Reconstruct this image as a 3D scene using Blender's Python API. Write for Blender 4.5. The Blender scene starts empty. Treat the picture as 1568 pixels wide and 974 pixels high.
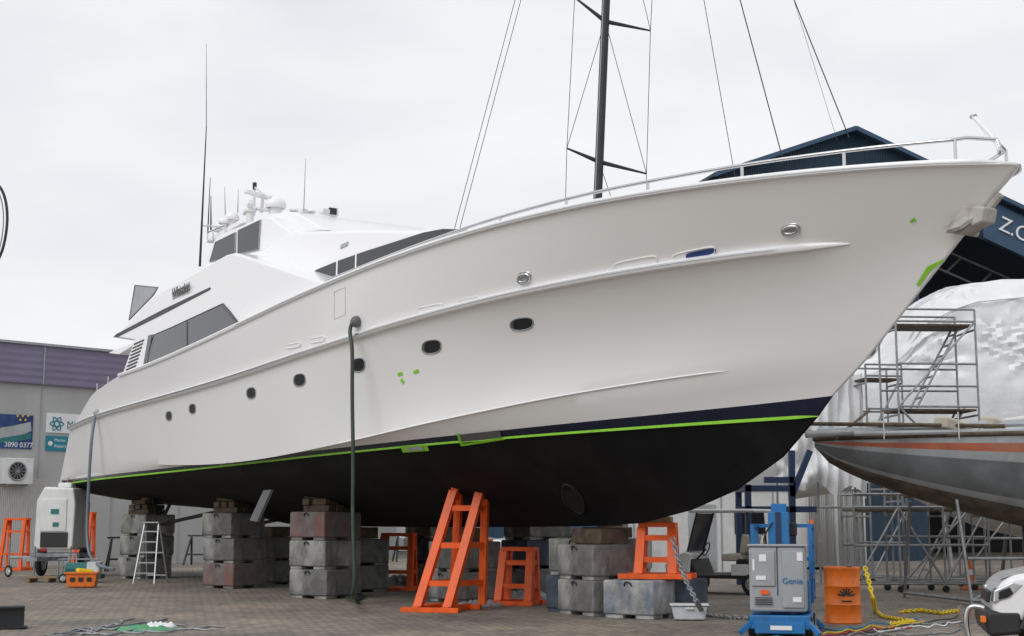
import bpy, bmesh, math, random
import numpy as np
from mathutils import Vector, Matrix, noise
from mathutils.bvhtree import BVHTree
random.seed(7)
R=math.radians
F=2177.8; CU=784.0; CV=487.0; H=1.6; PITCH=math.atan(313/F)
sc=bpy.context.scene
COL=sc.collection

# ------------------------------------------------------------------ survey helpers
def ray(u,v):
    X=(u-CU)/F; Yc=(CV-v)/F
    return Vector((X, math.cos(PITCH)-math.sin(PITCH)*Yc, math.sin(PITCH)+math.cos(PITCH)*Yc))
def at(u,v,Y):
    d=ray(u,v); t=Y/d.y
    return Vector((d.x*t,Y,H+d.z*t))
def gnd(u,v,z=0.0):
    d=ray(u,v); t=(z-H)/d.z
    return Vector((d.x*t,d.y*t,z))
TH=R(-58.06)
C0=Vector((-1.77,30.9,0))
MB=Matrix.Translation(C0)@Matrix.Rotation(TH,4,'Z')
MBi=MB.inverted()
def lray(u,v):
    return MBi@Vector((0,0,H)), MBi.to_3x3()@ray(u,v)
def bp(u,v,b0,k=0,z0=0,m=0,s0=0):
    o,d=lray(u,v)
    t=(b0-k*(o.z-z0)-m*(o.x-s0)+o.y)/(-d.y+k*d.z+m*d.x)
    return o+d*t
def pchip(xs,ys):
    xs=list(xs); ys=list(ys); n=len(xs)
    h=[xs[i+1]-xs[i] for i in range(n-1)]
    dl=[(ys[i+1]-ys[i])/h[i] for i in range(n-1)]
    m=[dl[0]]+[0]*(n-2)+[dl[-1]]
    for i in range(1,n-1):
        if dl[i-1]*dl[i]>0:
            w1=2*h[i]+h[i-1]; w2=h[i]+2*h[i-1]
            m[i]=(w1+w2)/(w1/dl[i-1]+w2/dl[i])
    def f(x):
        if x<=xs[0]: return ys[0]+m[0]*(x-xs[0])
        if x>=xs[-1]: return ys[-1]+m[-1]*(x-xs[-1])
        i=0
        while x>xs[i+1]: i+=1
        t=(x-xs[i])/h[i]
        return (2*t**3-3*t**2+1)*ys[i]+(t**3-2*t**2+t)*h[i]*m[i]+(-2*t**3+3*t**2)*ys[i+1]+(t**3-t**2)*h[i]*m[i+1]
    return f
def on_plan(u,v,plan,send,inset=0):
    o,d=lray(u,v)
    def g(t):
        p=o+d*t
        q=send-p.x
        return -p.y-(max(0,plan(q)-inset) if q>0 else 0)
    t=8.0; prev=g(t)
    while t<70:
        t2=t+0.2; c=g(t2)
        if prev>0 and c<=0:
            a,b=t,t2
            for _ in range(30):
                mid=(a+b)/2
                if g(mid)>0: a=mid
                else: b=mid
            return o+d*a
        t=t2; prev=c
    return None

# ------------------------------------------------------------------ materials
def mat(name,col,rough=0.5,metal=0.0,var=0.12,scale=3.0,bump=0.0,bscale=40,coat=0.0,stain=None,stain_amt=0.5,stain_scale=1.2,spec=0.5,bdist=.02):
    m=bpy.data.materials.new(name); m.use_nodes=True
    nt=m.node_tree; N=nt.nodes; L=nt.links
    b=N['Principled BSDF']
    b.inputs['Roughness'].default_value=rough; b.inputs['Metallic'].default_value=metal
    b.inputs['Coat Weight'].default_value=coat; b.inputs['Coat Roughness'].default_value=.12; b.inputs['Specular IOR Level'].default_value=spec
    tc=N.new('ShaderNodeTexCoord')
    n=N.new('ShaderNodeTexNoise'); n.inputs['Scale'].default_value=scale; n.inputs['Detail'].default_value=4
    L.new(tc.outputs['Object'],n.inputs['Vector'])
    r=N.new('ShaderNodeValToRGB')
    r.color_ramp.elements[0].position=0.3; r.color_ramp.elements[1].position=0.7
    c=col
    r.color_ramp.elements[0].color=(c[0]*(1-var),c[1]*(1-var),c[2]*(1-var),1)
    r.color_ramp.elements[1].color=(min(1,c[0]*(1+var)),min(1,c[1]*(1+var)),min(1,c[2]*(1+var)),1)
    L.new(n.outputs['Fac'],r.inputs['Fac'])
    out=r.outputs['Color']
    if stain:
        n2=N.new('ShaderNodeTexNoise'); n2.inputs['Scale'].default_value=stain_scale; n2.inputs['Detail'].default_value=6; n2.inputs['Roughness'].default_value=0.65
        mp=N.new('ShaderNodeMapping'); mp.inputs['Location'].default_value=(3.1,7.7,1.3); mp.inputs['Scale'].default_value=(1,1,0.45)
        L.new(tc.outputs['Object'],mp.inputs['Vector']); L.new(mp.outputs['Vector'],n2.inputs['Vector'])
        r2=N.new('ShaderNodeValToRGB'); r2.color_ramp.elements[0].position=0.48; r2.color_ramp.elements[1].position=0.64
        r2.color_ramp.elements[1].color=(stain_amt,)*3+(1,)
        r2.color_ramp.elements[0].color=(0,0,0,1)
        L.new(n2.outputs['Fac'],r2.inputs['Fac'])
        mx=N.new('ShaderNodeMixRGB'); mx.inputs['Color2'].default_value=stain+(1,)
        L.new(r2.outputs['Color'],mx.inputs['Fac']); L.new(out,mx.inputs['Color1']); out=mx.outputs['Color']
    L.new(out,b.inputs['Base Color'])
    rr=N.new('ShaderNodeMapRange'); rr.inputs['To Min'].default_value=max(0.02,rough-0.08); rr.inputs['To Max'].default_value=min(1,rough+0.1)
    L.new(n.outputs['Fac'],rr.inputs['Value']); L.new(rr.outputs['Result'],b.inputs['Roughness'])
    if bump>0:
        n3=N.new('ShaderNodeTexNoise'); n3.inputs['Scale'].default_value=bscale; n3.inputs['Detail'].default_value=4
        L.new(tc.outputs['Object'],n3.inputs['Vector'])
        bm=N.new('ShaderNodeBump'); bm.inputs['Strength'].default_value=bump; bm.inputs['Distance'].default_value=bdist
        L.new(n3.outputs['Fac'],bm.inputs['Height']); L.new(bm.outputs['Normal'],b.inputs['Normal'])
    return m
def ribbed(name,col,freq,axis='X',rough=0.5,depth=0.6):
    m=mat(name,col,rough,0,0.08,0.6)
    nt=m.node_tree;N=nt.nodes;L=nt.links
    w=N.new('ShaderNodeTexWave'); w.bands_direction=axis; w.inputs['Scale'].default_value=freq; w.wave_profile='SIN'
    tc=N.new('ShaderNodeTexCoord'); L.new(tc.outputs['Object'],w.inputs['Vector'])
    bm=N.new('ShaderNodeBump'); bm.inputs['Strength'].default_value=depth; bm.inputs['Distance'].default_value=0.05
    L.new(w.outputs['Fac'],bm.inputs['Height']); L.new(bm.outputs['Normal'],N['Principled BSDF'].inputs['Normal'])
    return m
M={}
M['white']=mat('yacht_topside_paint',(0.855,0.85,0.845),0.22,0,0.006,0.35,coat=0.5)
M['house']=mat('yacht_house_paint',(0.87,0.87,0.88),0.24,0,0.006,0.6,coat=0.4)
M['navy']=mat('boot_top_navy',(0.006,0.011,0.035),0.25,0,0.2,2)
M['black']=mat('antifouling_black',(0.0075,0.0075,0.0082),0.8,0,0.25,1.5,bump=0.1,bscale=25,stain=(0.017,0.0165,0.0165),stain_amt=0.6,stain_scale=0.7,spec=.2)
M['tape']=mat('green_tape',(0.26,0.62,0.03),0.5,0,0.1,3)
M['glass']=mat('tinted_glass',(0.016,0.017,0.02),0.06,0,0.1,1,spec=0.5)
M['glassg']=mat('smoked_glass',(0.045,0.045,0.055),0.1,0,0.1,1)
M['steel']=mat('stainless',(0.62,0.62,0.63),0.22,1.0,0.05,4)
M['alu']=mat('aluminium',(0.45,0.46,0.47),0.4,0.9,0.1,4)
M['galv']=mat('galvanised',(0.30,0.31,0.32),0.5,0.6,0.25,5)
M['darkmet']=mat('dark_metal',(0.035,0.037,0.04),0.5,0.3,0.2,4)
M['grey']=mat('grey_paint',(0.34,0.36,0.38),0.45,0,0.08,3,stain=(0.2,0.2,0.2),stain_amt=0.3)
M['dgrey']=mat('reveal_grey',(0.12,0.12,0.125),0.5,0,0.1,3)
M['orange']=mat('orange_steel',(0.85,0.11,0.004),0.45,0,0.12,3,stain=(0.4,0.07,0.02),stain_amt=0.4,stain_scale=4)
M['orange2']=mat('orange_drum_paint',(0.80,0.17,0.01),0.4,0,0.1,3,stain=(0.3,0.1,0.03),stain_amt=0.5,stain_scale=5)
M['blue']=mat('blue_paint',(0.012,0.16,0.42),0.4,0,0.12,3,stain=(0.05,0.08,0.12),stain_amt=0.4,stain_scale=5)
M['dblue']=mat('dark_blue_frame',(0.010,0.028,0.08),0.5,0,0.15,3)
M['flash']=mat('shed_flashing_blue',(0.03,0.075,0.14),0.5,0,0.1,3)
M['conc']=mat('concrete_block',(0.15,0.15,0.145),0.9,0,0.35,3,bump=0.6,bscale=18,stain=(0.46,0.45,0.42),stain_amt=0.6,stain_scale=1.5)
M['concr']=mat('concrete_red_stain',(0.16,0.155,0.15),0.9,0,0.3,3,bump=0.6,bscale=18,stain=(0.24,0.08,0.07),stain_amt=0.65,stain_scale=2.0)
M['concw']=mat('concrete_pale',(0.32,0.32,0.30),0.9,0,0.4,2.5,bump=0.6,bscale=18,stain=(0.08,0.08,0.08),stain_amt=0.7,stain_scale=1.7)
M['concb']=mat('concrete_blue_stain',(0.34,0.34,0.33),0.9,0,0.35,3,bump=0.6,bscale=18,stain=(0.06,0.10,0.17),stain_amt=0.7,stain_scale=2.0)
M['concd']=mat('concrete_dark_blue',(0.045,0.06,0.085),0.85,0,0.3,3,bump=0.6,bscale=18,stain=(0.22,0.23,0.24),stain_amt=0.5,stain_scale=2.5)
M['wood']=mat('timber_packing',(0.10,0.075,0.05),0.85,0,0.4,6,bump=0.5,bscale=20)
M['wood2']=mat('timber_light',(0.28,0.19,0.10),0.85,0,0.3,6,bump=0.3,bscale=20)
M['rubber']=mat('rubber_black',(0.018,0.018,0.018),0.8,0,0.2,5)
M['hose']=mat('green_hose',(0.035,0.055,0.04),0.5,0,0.2,3)
M['hoseg']=mat('grey_hose',(0.16,0.19,0.24),0.5,0,0.2,3)
M['brass']=mat('bronze_propeller',(0.22,0.14,0.06),0.5,0.7,0.35,5)
M['yellow']=mat('yellow_plastic',(0.80,0.58,0.01),0.5,0,0.1,5)
M['teal']=mat('teal_paint',(0.02,0.17,0.17),0.5,0,0.15,4)
M['wht']=mat('white_enamel',(0.74,0.75,0.75),0.4,0,0.06,3,stain=(0.45,0.43,0.39),stain_amt=0.3)
M['sign_w']=mat('sign_white',(0.78,0.79,0.80),0.5,0,0.02,3)
M['sign_b']=mat('sign_blue',(0.012,0.035,0.15),0.5,0,0.5,1.0,stain=(.05,.16,.35),stain_amt=.6,stain_scale=.5)
M['sign_t']=mat('sign_teal',(0.01,0.22,0.30),0.5,0,0.1,3)
M['wall']=mat('grey_wall_panel',(0.42,0.43,0.42),0.8,0,0.05,0.5,bump=0.05,stain=(.33,.33,.32),stain_amt=.5,stain_scale=.4)
M['purple']=ribbed('purple_fascia',(0.20,0.18,0.27),1.2,'Z',0.6,0.3)
M['shedblue']=ribbed('blue_ribbed_cladding',(0.018,0.052,0.095),4.0,'X',0.45,1.0)
M['shedgrey']=ribbed('grey_ribbed_cladding',(0.10,0.11,0.12),3.0,'X',0.6,0.8)
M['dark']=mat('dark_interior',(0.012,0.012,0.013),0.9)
M['roof']=ribbed('roof_sheet',(0.05,0.08,0.13),3.0,'Y',0.5,0.7)
M['hullgrey']=mat('sailboat_grey_primer',(0.18,0.195,0.205),0.6,0,0.2,2,stain=(0.11,0.11,0.12),stain_amt=0.5,stain_scale=1.5)
M['hulllight']=mat('sailboat_light_grey',(0.40,0.43,0.45),0.55,0,0.1,2,stain=(0.25,0.24,0.22),stain_amt=0.5,stain_scale=1.5)
M['hullor']=mat('sailboat_orange_stripe',(0.48,0.13,0.065),0.55,0,0.15,3,stain=(0.35,0.2,0.15),stain_amt=0.4)
M['hullbrown']=mat('sailboat_antifoul_worn',(0.17,0.14,0.11),0.8,0,0.35,3,stain=(0.07,0.06,0.05),stain_amt=0.7,stain_scale=2)
M['wrap']=mat('shrink_wrap',(0.76,0.77,0.785),0.25,0,0.03,2,bump=0.6,bscale=2.6,bdist=.05)
M['cont']=ribbed('container_white',(0.66,0.66,0.64),4.5,'X',0.6,0.9)
M['carw']=mat('car_white',(0.80,0.80,0.81),0.25,0,0.01,2,coat=0.6)
M['clear']=mat('plastic_tub_clear',(0.55,0.58,0.62),0.25,0,0.08,5)
M['tarp']=mat('plastic_sheet',(0.30,0.31,0.33),0.4,0,0.2,5,bump=0.5,bscale=6)
M['lampr']=mat('tail_red',(0.4,0.01,0.01),0.3)
M['silver']=mat('headlamp_silver',(0.6,0.62,0.64),0.12,0.7)
M['lblue']=mat('light_blue_rope',(0.03,0.25,0.45),0.6)
M['black2']=mat('satin_black',(0.02,0.02,0.022),0.45)
M['canvas']=mat('cream_canvas',(0.5,0.46,0.38),0.9,0,0.1,3)
M['anch']=mat('anchor_galvanised',(0.45,0.44,0.41),0.6,0.1,0.2,5,stain=(.2,.13,.08),stain_amt=.5,stain_scale=4)

# ------------------------------------------------------------------ geometry helpers
class Obj:
    def __init__(s,name,loc=(0,0,0),rz=0):
        s.e=bpy.data.objects.new(name,None); COL.objects.link(s.e)
        s.e.location=loc; s.e.rotation_euler=(0,0,rz); s.e.empty_display_size=0.3
    def add(s,o):
        if not o.users_collection: COL.objects.link(o)
        o.parent=s.e; return o
    def mesh(s,name,V,Fc,m,smooth=False,bev=0,ang=35,mats=None,idx=None,seg=2,solid=0):
        me=bpy.data.meshes.new(name); me.from_pydata([tuple(v) for v in V],[],Fc); me.update()
        if mats:
            for q in mats: me.materials.append(q)
            for i,p in enumerate(me.polygons): p.material_index=idx[i]
        else: me.materials.append(m)
        b=bmesh.new(); b.from_mesh(me); bmesh.ops.recalc_face_normals(b,faces=b.faces); b.to_mesh(me); b.free()
        if smooth or bev>0:
            me.shade_smooth(); me.set_sharp_from_angle(angle=R(ang))
        o=bpy.data.objects.new(name,me)
        if solid:
            sm=o.modifiers.new('s','SOLIDIFY'); sm.thickness=solid
        if bev>0:
            bm=o.modifiers.new('b','BEVEL'); bm.width=bev; bm.segments=seg; bm.limit_method='ANGLE'; bm.angle_limit=R(30); bm.harden_normals=True
        return s.add(o)
    def box(s,name,c,sz,m,rot=(0,0,0),bev=0.01):
        x,y,z=[q/2 for q in sz]
        V=[(-x,-y,-z),(x,-y,-z),(x,y,-z),(-x,y,-z),(-x,-y,z),(x,-y,z),(x,y,z),(-x,y,z)]
        Fc=[(0,3,2,1),(4,5,6,7),(0,1,5,4),(1,2,6,5),(2,3,7,6),(3,0,4,7)]
        o=s.mesh(name,V,Fc,m,bev=bev); o.location=c; o.rotation_euler=rot; return o
    def ext(s,name,pts,y0,y1,m,bev=0.0,seg=2):
        n=len(pts)
        V=[(p[0],y0,p[1]) for p in pts]+[(p[0],y1,p[1]) for p in pts]
        Fc=[tuple(range(n)),tuple(range(2*n-1,n-1,-1))]+[(i,(i+1)%n,n+(i+1)%n,n+i) for i in range(n)]
        return s.mesh(name,V,Fc,m,bev=bev,seg=seg)
    def bars(s,name,segs,r,m,n=8,square=False):
        V=[];Fc=[]
        for sg in segs:
            a=Vector(sg[0]);b=Vector(sg[1]); r1=sg[2] if len(sg)>2 else r; r2=sg[3] if len(sg)>3 else r1
            d=(b-a).normalized()
            up=Vector((0,0,1)) if abs(d.z)<0.95 else Vector((0,1,0))
            x=d.cross(up).normalized(); y=x.cross(d)
            k=4 if square else n; o0=len(V); off=math.pi/4 if square else 0
            for P,rr in ((a,r1),(b,r2)):
                rr=rr*(1.414 if square else 1)
                for i in range(k):
                    an=2*math.pi*i/k+off
                    V.append(P+x*math.cos(an)*rr+y*math.sin(an)*rr)
            Fc.append(tuple(range(o0,o0+k))); Fc.append(tuple(range(o0+2*k-1,o0+k-1,-1)))
            for i in range(k): Fc.append((o0+i,o0+(i+1)%k,o0+k+(i+1)%k,o0+k+i))
        return s.mesh(name,V,Fc,m,smooth=not square)
    def cyl(s,name,a,b,r,m,r2=None,n=24,bev=0):
        o=s.bars(name,[(a,b,r,r if r2 is None else r2)],r,m,n=n)
        if bev:
            bm=o.modifiers.new('b','BEVEL'); bm.width=bev; bm.segments=2; bm.limit_method='ANGLE'
        return o
    def tube(s,name,pts,r,m,cyc=False,kind='NURBS',res=4):
        c=bpy.data.curves.new(name,'CURVE'); c.dimensions='3D'; c.bevel_depth=r; c.bevel_resolution=3; c.resolution_u=res; c.use_fill_caps=True
        lists=pts if isinstance(pts[0][0],(tuple,list,Vector)) else [pts]
        for P in lists:
            sp=c.splines.new('POLY' if kind=='POLY' else 'NURBS'); sp.points.add(len(P)-1)
            for i,p in enumerate(P): sp.points[i].co=(p[0],p[1],p[2],1)
            if kind!='POLY': sp.order_u=3; sp.use_endpoint_u=True
            sp.use_cyclic_u=cyc
        c.materials.append(m)
        return s.add(bpy.data.objects.new(name,c))
    def sphere(s,name,c,rad,m,sc=(1,1,1),cut=None):
        V=[];Fc=[];A=24;B=14
        for j in range(B+1):
            ph=-math.pi/2+math.pi*j/B
            for i in range(A):
                th=2*math.pi*i/A
                z=math.sin(ph)
                if cut is not None: z=max(z,cut)
                V.append((rad*sc[0]*math.cos(ph)*math.cos(th),rad*sc[1]*math.cos(ph)*math.sin(th),rad*sc[2]*z))
        for j in range(B):
            for i in range(A): Fc.append((j*A+i,j*A+(i+1)%A,(j+1)*A+(i+1)%A,(j+1)*A+i))
        o=s.mesh(name,V,Fc,m,smooth=True,ang=60); o.location=c; return o
    def text(s,name,t,loc,size,rot,m,ex=0.004,align='LEFT'):
        c=bpy.data.curves.new(name,'FONT'); c.body=t; c.size=size; c.extrude=ex; c.align_x=align
        c.materials.append(m); o=bpy.data.objects.new(name,c); o.location=loc; o.rotation_euler=rot
        return s.add(o)
def W(o,pts):
    mi=(Matrix.Translation(o.e.location)@Matrix.Rotation(o.e.rotation_euler.z,4,'Z')).inverted()
    return [mi@Vector(p) for p in pts]
def chain(o,name,pts,m,L=0.11,r=0.013):
    P=[Vector(p) for p in pts]; d=[0]
    for i in range(1,len(P)): d.append(d[-1]+(P[i]-P[i-1]).length)
    n=int(d[-1]/(L*0.72)); loops=[]
    def pos(x):
        for i in range(1,len(d)):
            if x<=d[i]: return P[i-1].lerp(P[i],(x-d[i-1])/max(1e-6,d[i]-d[i-1]))
        return P[-1]
    for k in range(n):
        c=pos(k*L*0.72); t=(pos(min(d[-1],k*L*0.72+0.05))-pos(max(0,k*L*0.72-0.05)))
        if t.length<1e-5: continue
        t.normalize(); up=Vector((0,0,1)) if abs(t.z)<0.9 else Vector((1,0,0))
        x=t.cross(up).normalized()
        if k%2: x=(x*0.5+up*0.85).normalized()
        loops.append([c+t*math.cos(a)*L*0.5+x*math.sin(a)*L*0.3+Vector((0,0,r)) for a in [2*math.pi*i/8 for i in range(8)]])
    return o.tube(name,loops,r,m,cyc=True,kind='POLY')

# ------------------------------------------------------------------ YACHT
Y=Obj('motor_yacht',C0,TH)
stem=lambda u,v: bp(u,v,0)
def plan(pts): return pchip([p[0] for p in pts],[p[1] for p in pts])
PL={}
PL['sheer']=plan([(0,0.02),(.25,.3),(.9,.75),(2.2,1.42),(4,2.15),(6,2.8),(8.5,3.3),(11.5,3.6),(15.5,3.74),(20,3.72),(27,3.6),(33.5,3.4)])
PL['rail']=plan([(0,0),(1.3,.72),(3.1,1.5),(5.1,2.25),(7.6,2.95),(10.6,3.42),(14.6,3.65),(19.6,3.7),(26.6,3.6),(32.6,3.38)])
PL['chine']=plan([(0,0),(1.3,.55),(3.3,1.4),(5.8,2.3),(8.8,3.0),(12.8,3.4),(17.8,3.5),(24.8,3.42),(31,3.25)])
PL['boot']=plan([(0,0),(1.1,.42),(2.7,1.12),(5.2,2.05),(8.2,2.8),(12,3.28),(17,3.42),(24,3.35),(30.2,3.18)])
PL['tape']=plan([(0,0),(.9,.36),(2.4,1.0),(4.9,1.93),(7.9,2.7),(11.9,3.2),(16.9,3.35),(23.9,3.28),(30,3.1)])
ST={'sheer':stem(1562,251),'rail':stem(1476,362),'chine':stem(1330,548),'boot':stem(1276,606),'tape':stem(1254,637)}
TR={
'sheer':[(1535,238),(1480,241),(1390,246),(1300,254),(1200,265),(1105,278),(1000,296),(900,318),(800,341),(700,366),(600,395),(520,423),(490,434),(371,499),(280,537),(183,575)],
'rail':[(1300,367),(1200,378),(1100,391),(1000,408),(900,428),(800,450),(700,473),(640,488),(540,518),(400,561),(300,592),(200,623),(140,642),(108,655)],
'chine':[(1115,556),(1000,578),(900,600),(800,622),(700,644),(600,664),(545,675),(400,695),(250,714),(100,733)],
'boot':[(1200,614),(1100,624),(1000,635),(900,646),(800,656),(700,666),(540,684),(400,700),(250,717),(150,729),(95,736)],
'tape':[(1180,642),(1100,647),(1000,653),(850,664),(700,676),(600,686),(400,707),(250,723),(150,734),(95,742)],
}
ZF={};S0={}
for k,pp in TR.items():
    se=ST[k].x
    P=[on_plan(u,v,PL[k],se) for u,v in pp]
    P=[p for p in P if p is not None]
    xs=[p.x for p in P]+[se]; zs=[p.z for p in P]+[ST[k].z]
    w=[1]*len(P)+[4]
    c=np.polyfit(xs,zs,4,w=w)
    ZF[k]=(lambda c: (lambda s: float(np.polyval(c,s))))(c)
    S0[k]=min(xs)
aft=[on_plan(u,v,PL['sheer'],ST['sheer'].x) for u,v in [(183,575),(160,590),(143,603),(130,622),(120,640),(110,653)]]
af=pchip([p.x for p in aft][::-1],[p.z for p in aft][::-1])
zs0=ZF['sheer']; xa=aft[0].x; da=aft[0].z-zs0(xa)
ZF['sheer']=lambda s: (af(s) if s<xa else zs0(s)+da*math.exp(-(s-xa)/2))
ends={'sheer':aft[-1].x,'rail':S0['rail'],'chine':S0['boot'],'boot':S0['boot']-.02,'tape':S0['tape']-.05}
tr=S0['boot']
LN=[]
def addline(key,se,plan_,zf,s0): LN.append((key,se,plan_,zf,s0))
for k in ('sheer','rail','chine','boot','tape'): addline(k,ST[k].x,PL[k],ZF[k],ends[k])
u1=stem(1200,700);u2=stem(1130,750);u3=stem(1060,781);u4=stem(985,801)
def zline(se,z0,zm,zst,smid=-2): return pchip([-18.5,-9,smid,se-3,se],[zst,zm+(zst-zm)*.45,zm,(zm+z0)/2,z0])
addline('l1',u1.x,plan([(0,0),(.9,.3),(2.4,.85),(4.9,1.7),(7.9,2.5),(11.9,3.05),(16.9,3.2),(23.9,3.15),(29.5,2.95)]),zline(u1.x,u1.z,2.6,2.75),tr)
addline('l2',u2.x,plan([(0,0),(.9,.25),(2.4,.7),(4.9,1.35),(7.9,2.0),(11.9,2.5),(16.9,2.65),(23.9,2.7),(28,2.6)]),zline(u2.x,u2.z,2.25,2.55),tr)
addline('l3',u3.x,plan([(0,0),(1,.15),(3,.45),(6,.85),(10,1.2),(16,1.35),(27,1.35)]),zline(u3.x,u3.z,1.85,2.35),tr)
addline('keel',u4.x,plan([(0,0),(1,.10),(6,.14),(14,.14),(27,.05)]),pchip([-18.5,-12,-6,0,u4.x-2,u4.x],[2.2,1.95,1.52,1.5,1.53,u4.z]),tr)
NT=110
def lp(i,t):
    k,se,pf,zf,s0=LN[i]
    tt=1-(1-t)**1.35
    s=s0+(se-s0)*tt
    b=0.0 if t>=1 else max(0,pf(se-s))
    z=ST[k].z if (t>=1 and k in ST) else zf(s)
    if t>0.93 and k in ST:
        w=(t-0.93)/0.07; z=z*(1-w)+w*(ST[k].z+(zf(s)-zf(se)))
    return Vector((s,-b,z))
sub=[3,9,2,1,2,2,2,2]
rows=[];rmat=[]
for i in range(len(LN)-1):
    for j in range(sub[i]):
        w=j/sub[i]; rows.append((i,w)); rmat.append(0 if i<3 else (1 if i==3 else 2))
rows.append((len(LN)-1,0))
def rowpt(r,t):
    i,w=r
    a=lp(i,t)
    if w==0: return a
    b=lp(i+1,t); p=a.lerp(b,w)
    if i==1:
        g=min(1,max(0,(t-0.45)/0.45)); g=g*g*(3-2*g)
        p.y*=(1-0.13*4*w*(1-w)*g)
    return p
V=[];Fc=[];idx=[]
NR=len(rows)
for side in (1,-1):
    o0=len(V)
    for r in rows:
        for j in range(NT+1):
            p=rowpt(r,j/NT); V.append((p.x,p.y*side,p.z))
    for a in range(NR-1):
        for j in range(NT):
            Fc.append((o0+a*(NT+1)+j,o0+a*(NT+1)+j+1,o0+(a+1)*(NT+1)+j+1,o0+(a+1)*(NT+1)+j)); idx.append(rmat[a])
h=NR*(NT+1)
for a in range(NR-1):
    Fc.append((a*(NT+1),(a+1)*(NT+1),h+(a+1)*(NT+1),h+a*(NT+1))); idx.append(rmat[a])
for j in range(NT):
    a=(NR-1)*(NT+1)+j; Fc.append((a,a+1,h+a+1,h+a)); idx.append(2)
bvh=BVHTree.FromPolygons([Vector(v) for v in V],Fc[:(NR-1)*NT])
hull=Y.mesh('hull',V,Fc,None,smooth=True,ang=28,mats=[M['white'],M['navy'],M['black']],idx=idx)
b=bmesh.new(); b.from_mesh(hull.data); bmesh.ops.remove_doubles(b,verts=b.verts,dist=0.002); bmesh.ops.recalc_face_normals(b,faces=b.faces); b.to_mesh(hull.data); b.free()
V=[];Fc=[]
for j in range(NT+1):
    p=lp(0,j/NT); V+= [(p.x,p.y+min(.05,-p.y),p.z-.04),(p.x,-p.y-min(.05,-p.y),p.z-.04)]
for j in range(NT): Fc.append((2*j,2*j+1,2*j+3,2*j+2))
Y.mesh('deck',V,Fc,M['house'])
def t_of_s(li,s):
    k,se,pf,zf,s0=LN[li]; return 1-(1-(s-s0)/(se-s0))**(1/1.35)
def ext_strip(name,li,t0,t1,prof,m,n=110):
    for side,nm in ((1,''),(-1,'_port')):
        V=[];Fc=[];k=len(prof)
        for j in range(n+1):
            t=t0+(t1-t0)*j/n; p=lp(li,t)
            fade=1.0
            if n-j<4: fade=(n-j+0.05)/4.05
            for (o,dz) in prof: V.append((p.x,(p.y-o*fade)*side,p.z+dz*(0.3+0.7*fade)))
        for j in range(n):
            for i in range(k): Fc.append((j*k+i,j*k+(i+1)%k,(j+1)*k+(i+1)%k,(j+1)*k+i))
        Fc.append(tuple(range(k))); Fc.append(tuple(range(n*k+k-1,n*k-1,-1)))
        Y.mesh(name+nm,V,Fc,m,smooth=True,ang=40)
s_re=on_plan(1300,367,PL['rail'],ST['rail'].x).x
ext_strip('rub_rail',1,0.0,t_of_s(1,s_re),[(-.05,.07),(.06,.055),(.10,.02),(.10,-.02),(.07,-.055),(-.05,-.07)],M['house'])
ext_strip('rub_rail_cap',1,0.0,t_of_s(1,s_re-.3),[(.09,.018),(.115,.012),(.115,-.012),(.09,-.018)],M['steel'])
s_c1=on_plan(1115,556,PL['chine'],ST['chine'].x).x; s_c0=on_plan(520,680,PL['chine'],ST['chine'].x).x
ext_strip('spray_knuckle',2,t_of_s(2,s_c0),t_of_s(2,s_c1),[(-.03,.06),(.022,.0),(.014,-.010),(-.03,-.02)],M['white'])
ext_strip('bulwark_cap',0,t_of_s(0,xa),0.997,[(-.12,.045),(.045,.045),(.06,.02),(.05,-.03),(-.02,-.05),(-.12,-.01)],M['house'])
ext_strip('bulwark_cap_strip',0,t_of_s(0,xa+9),0.99,[(.055,.012),(.068,.006),(.068,-.008),(.05,-.014)],M['steel'])
ext_strip('masking_tape',4,0.0,0.999,[(-.01,.026),(.012,.024),(.012,-.024),(-.01,-.026)],M['tape'])
def cast(u,v,off=0.008):
    o,d=lray(u,v); hit,n,i,dist=bvh.ray_cast(o,d.normalized())
    if hit is None: return None,None
    if n.dot(d)>0: n=-n
    return hit+n*off,n
def patch(name,pix,m,off=0.008,rim=None,rimr=0.02):
    P=[cast(u,v,off)[0] for u,v in pix]
    if any(p is None for p in P): return
    c=sum(P,Vector())/len(P); n=len(P)
    for sd in (1,-1):
        pts=[Vector((p.x,p.y*sd,p.z)) for p in P]; cc=Vector((c.x,c.y*sd,c.z))
        Y.mesh(name,pts+[cc],[(i,(i+1)%n,n) for i in range(n)],m,smooth=True,ang=60)
        if rim: Y.tube(name+'_frame',pts,rimr,rim,cyc=True,kind='POLY')
def sell(cx,cy,w,h,n=28,e=2.6,sl=0.0):
    out=[]
    for i in range(n):
        a=2*math.pi*i/n; ca,sa=math.cos(a),math.sin(a)
        x=abs(ca)**(2/e)*math.copysign(1,ca)*w/2; y=abs(sa)**(2/e)*math.copysign(1,sa)*h/2
        out.append((cx+x,cy+y+x*sl))
    return out
for (cx,cy,w,hh) in [(799,496,35,19),(661,531,29,21),(549,559,20,21),(459,582,18,19),(385,602,14,17),(295,626,10,15),(259,637,9,14)]:
    patch('porthole_reveal',sell(cx,cy,w,hh,sl=-.12),M['dgrey'],0.005,M['grey'],0.012)
    patch('porthole_glass',sell(cx+w*.05,cy-hh*.02,w*.84,hh*.88,sl=-.12),M['glass'],0.012)
for (cx,cy,w,hh) in [(803,426,19,17),(1211,352,26,16)]:
    patch('fairlead_opening',sell(cx,cy,w*.8,hh*.7,sl=-.12),M['grey'],0.016,M['steel'],0.03)
    patch('fairlead_plate',sell(cx,cy,w*1.05,hh*1.1,sl=-.12),M['steel'],0.004,M['steel'],0.016)
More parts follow.
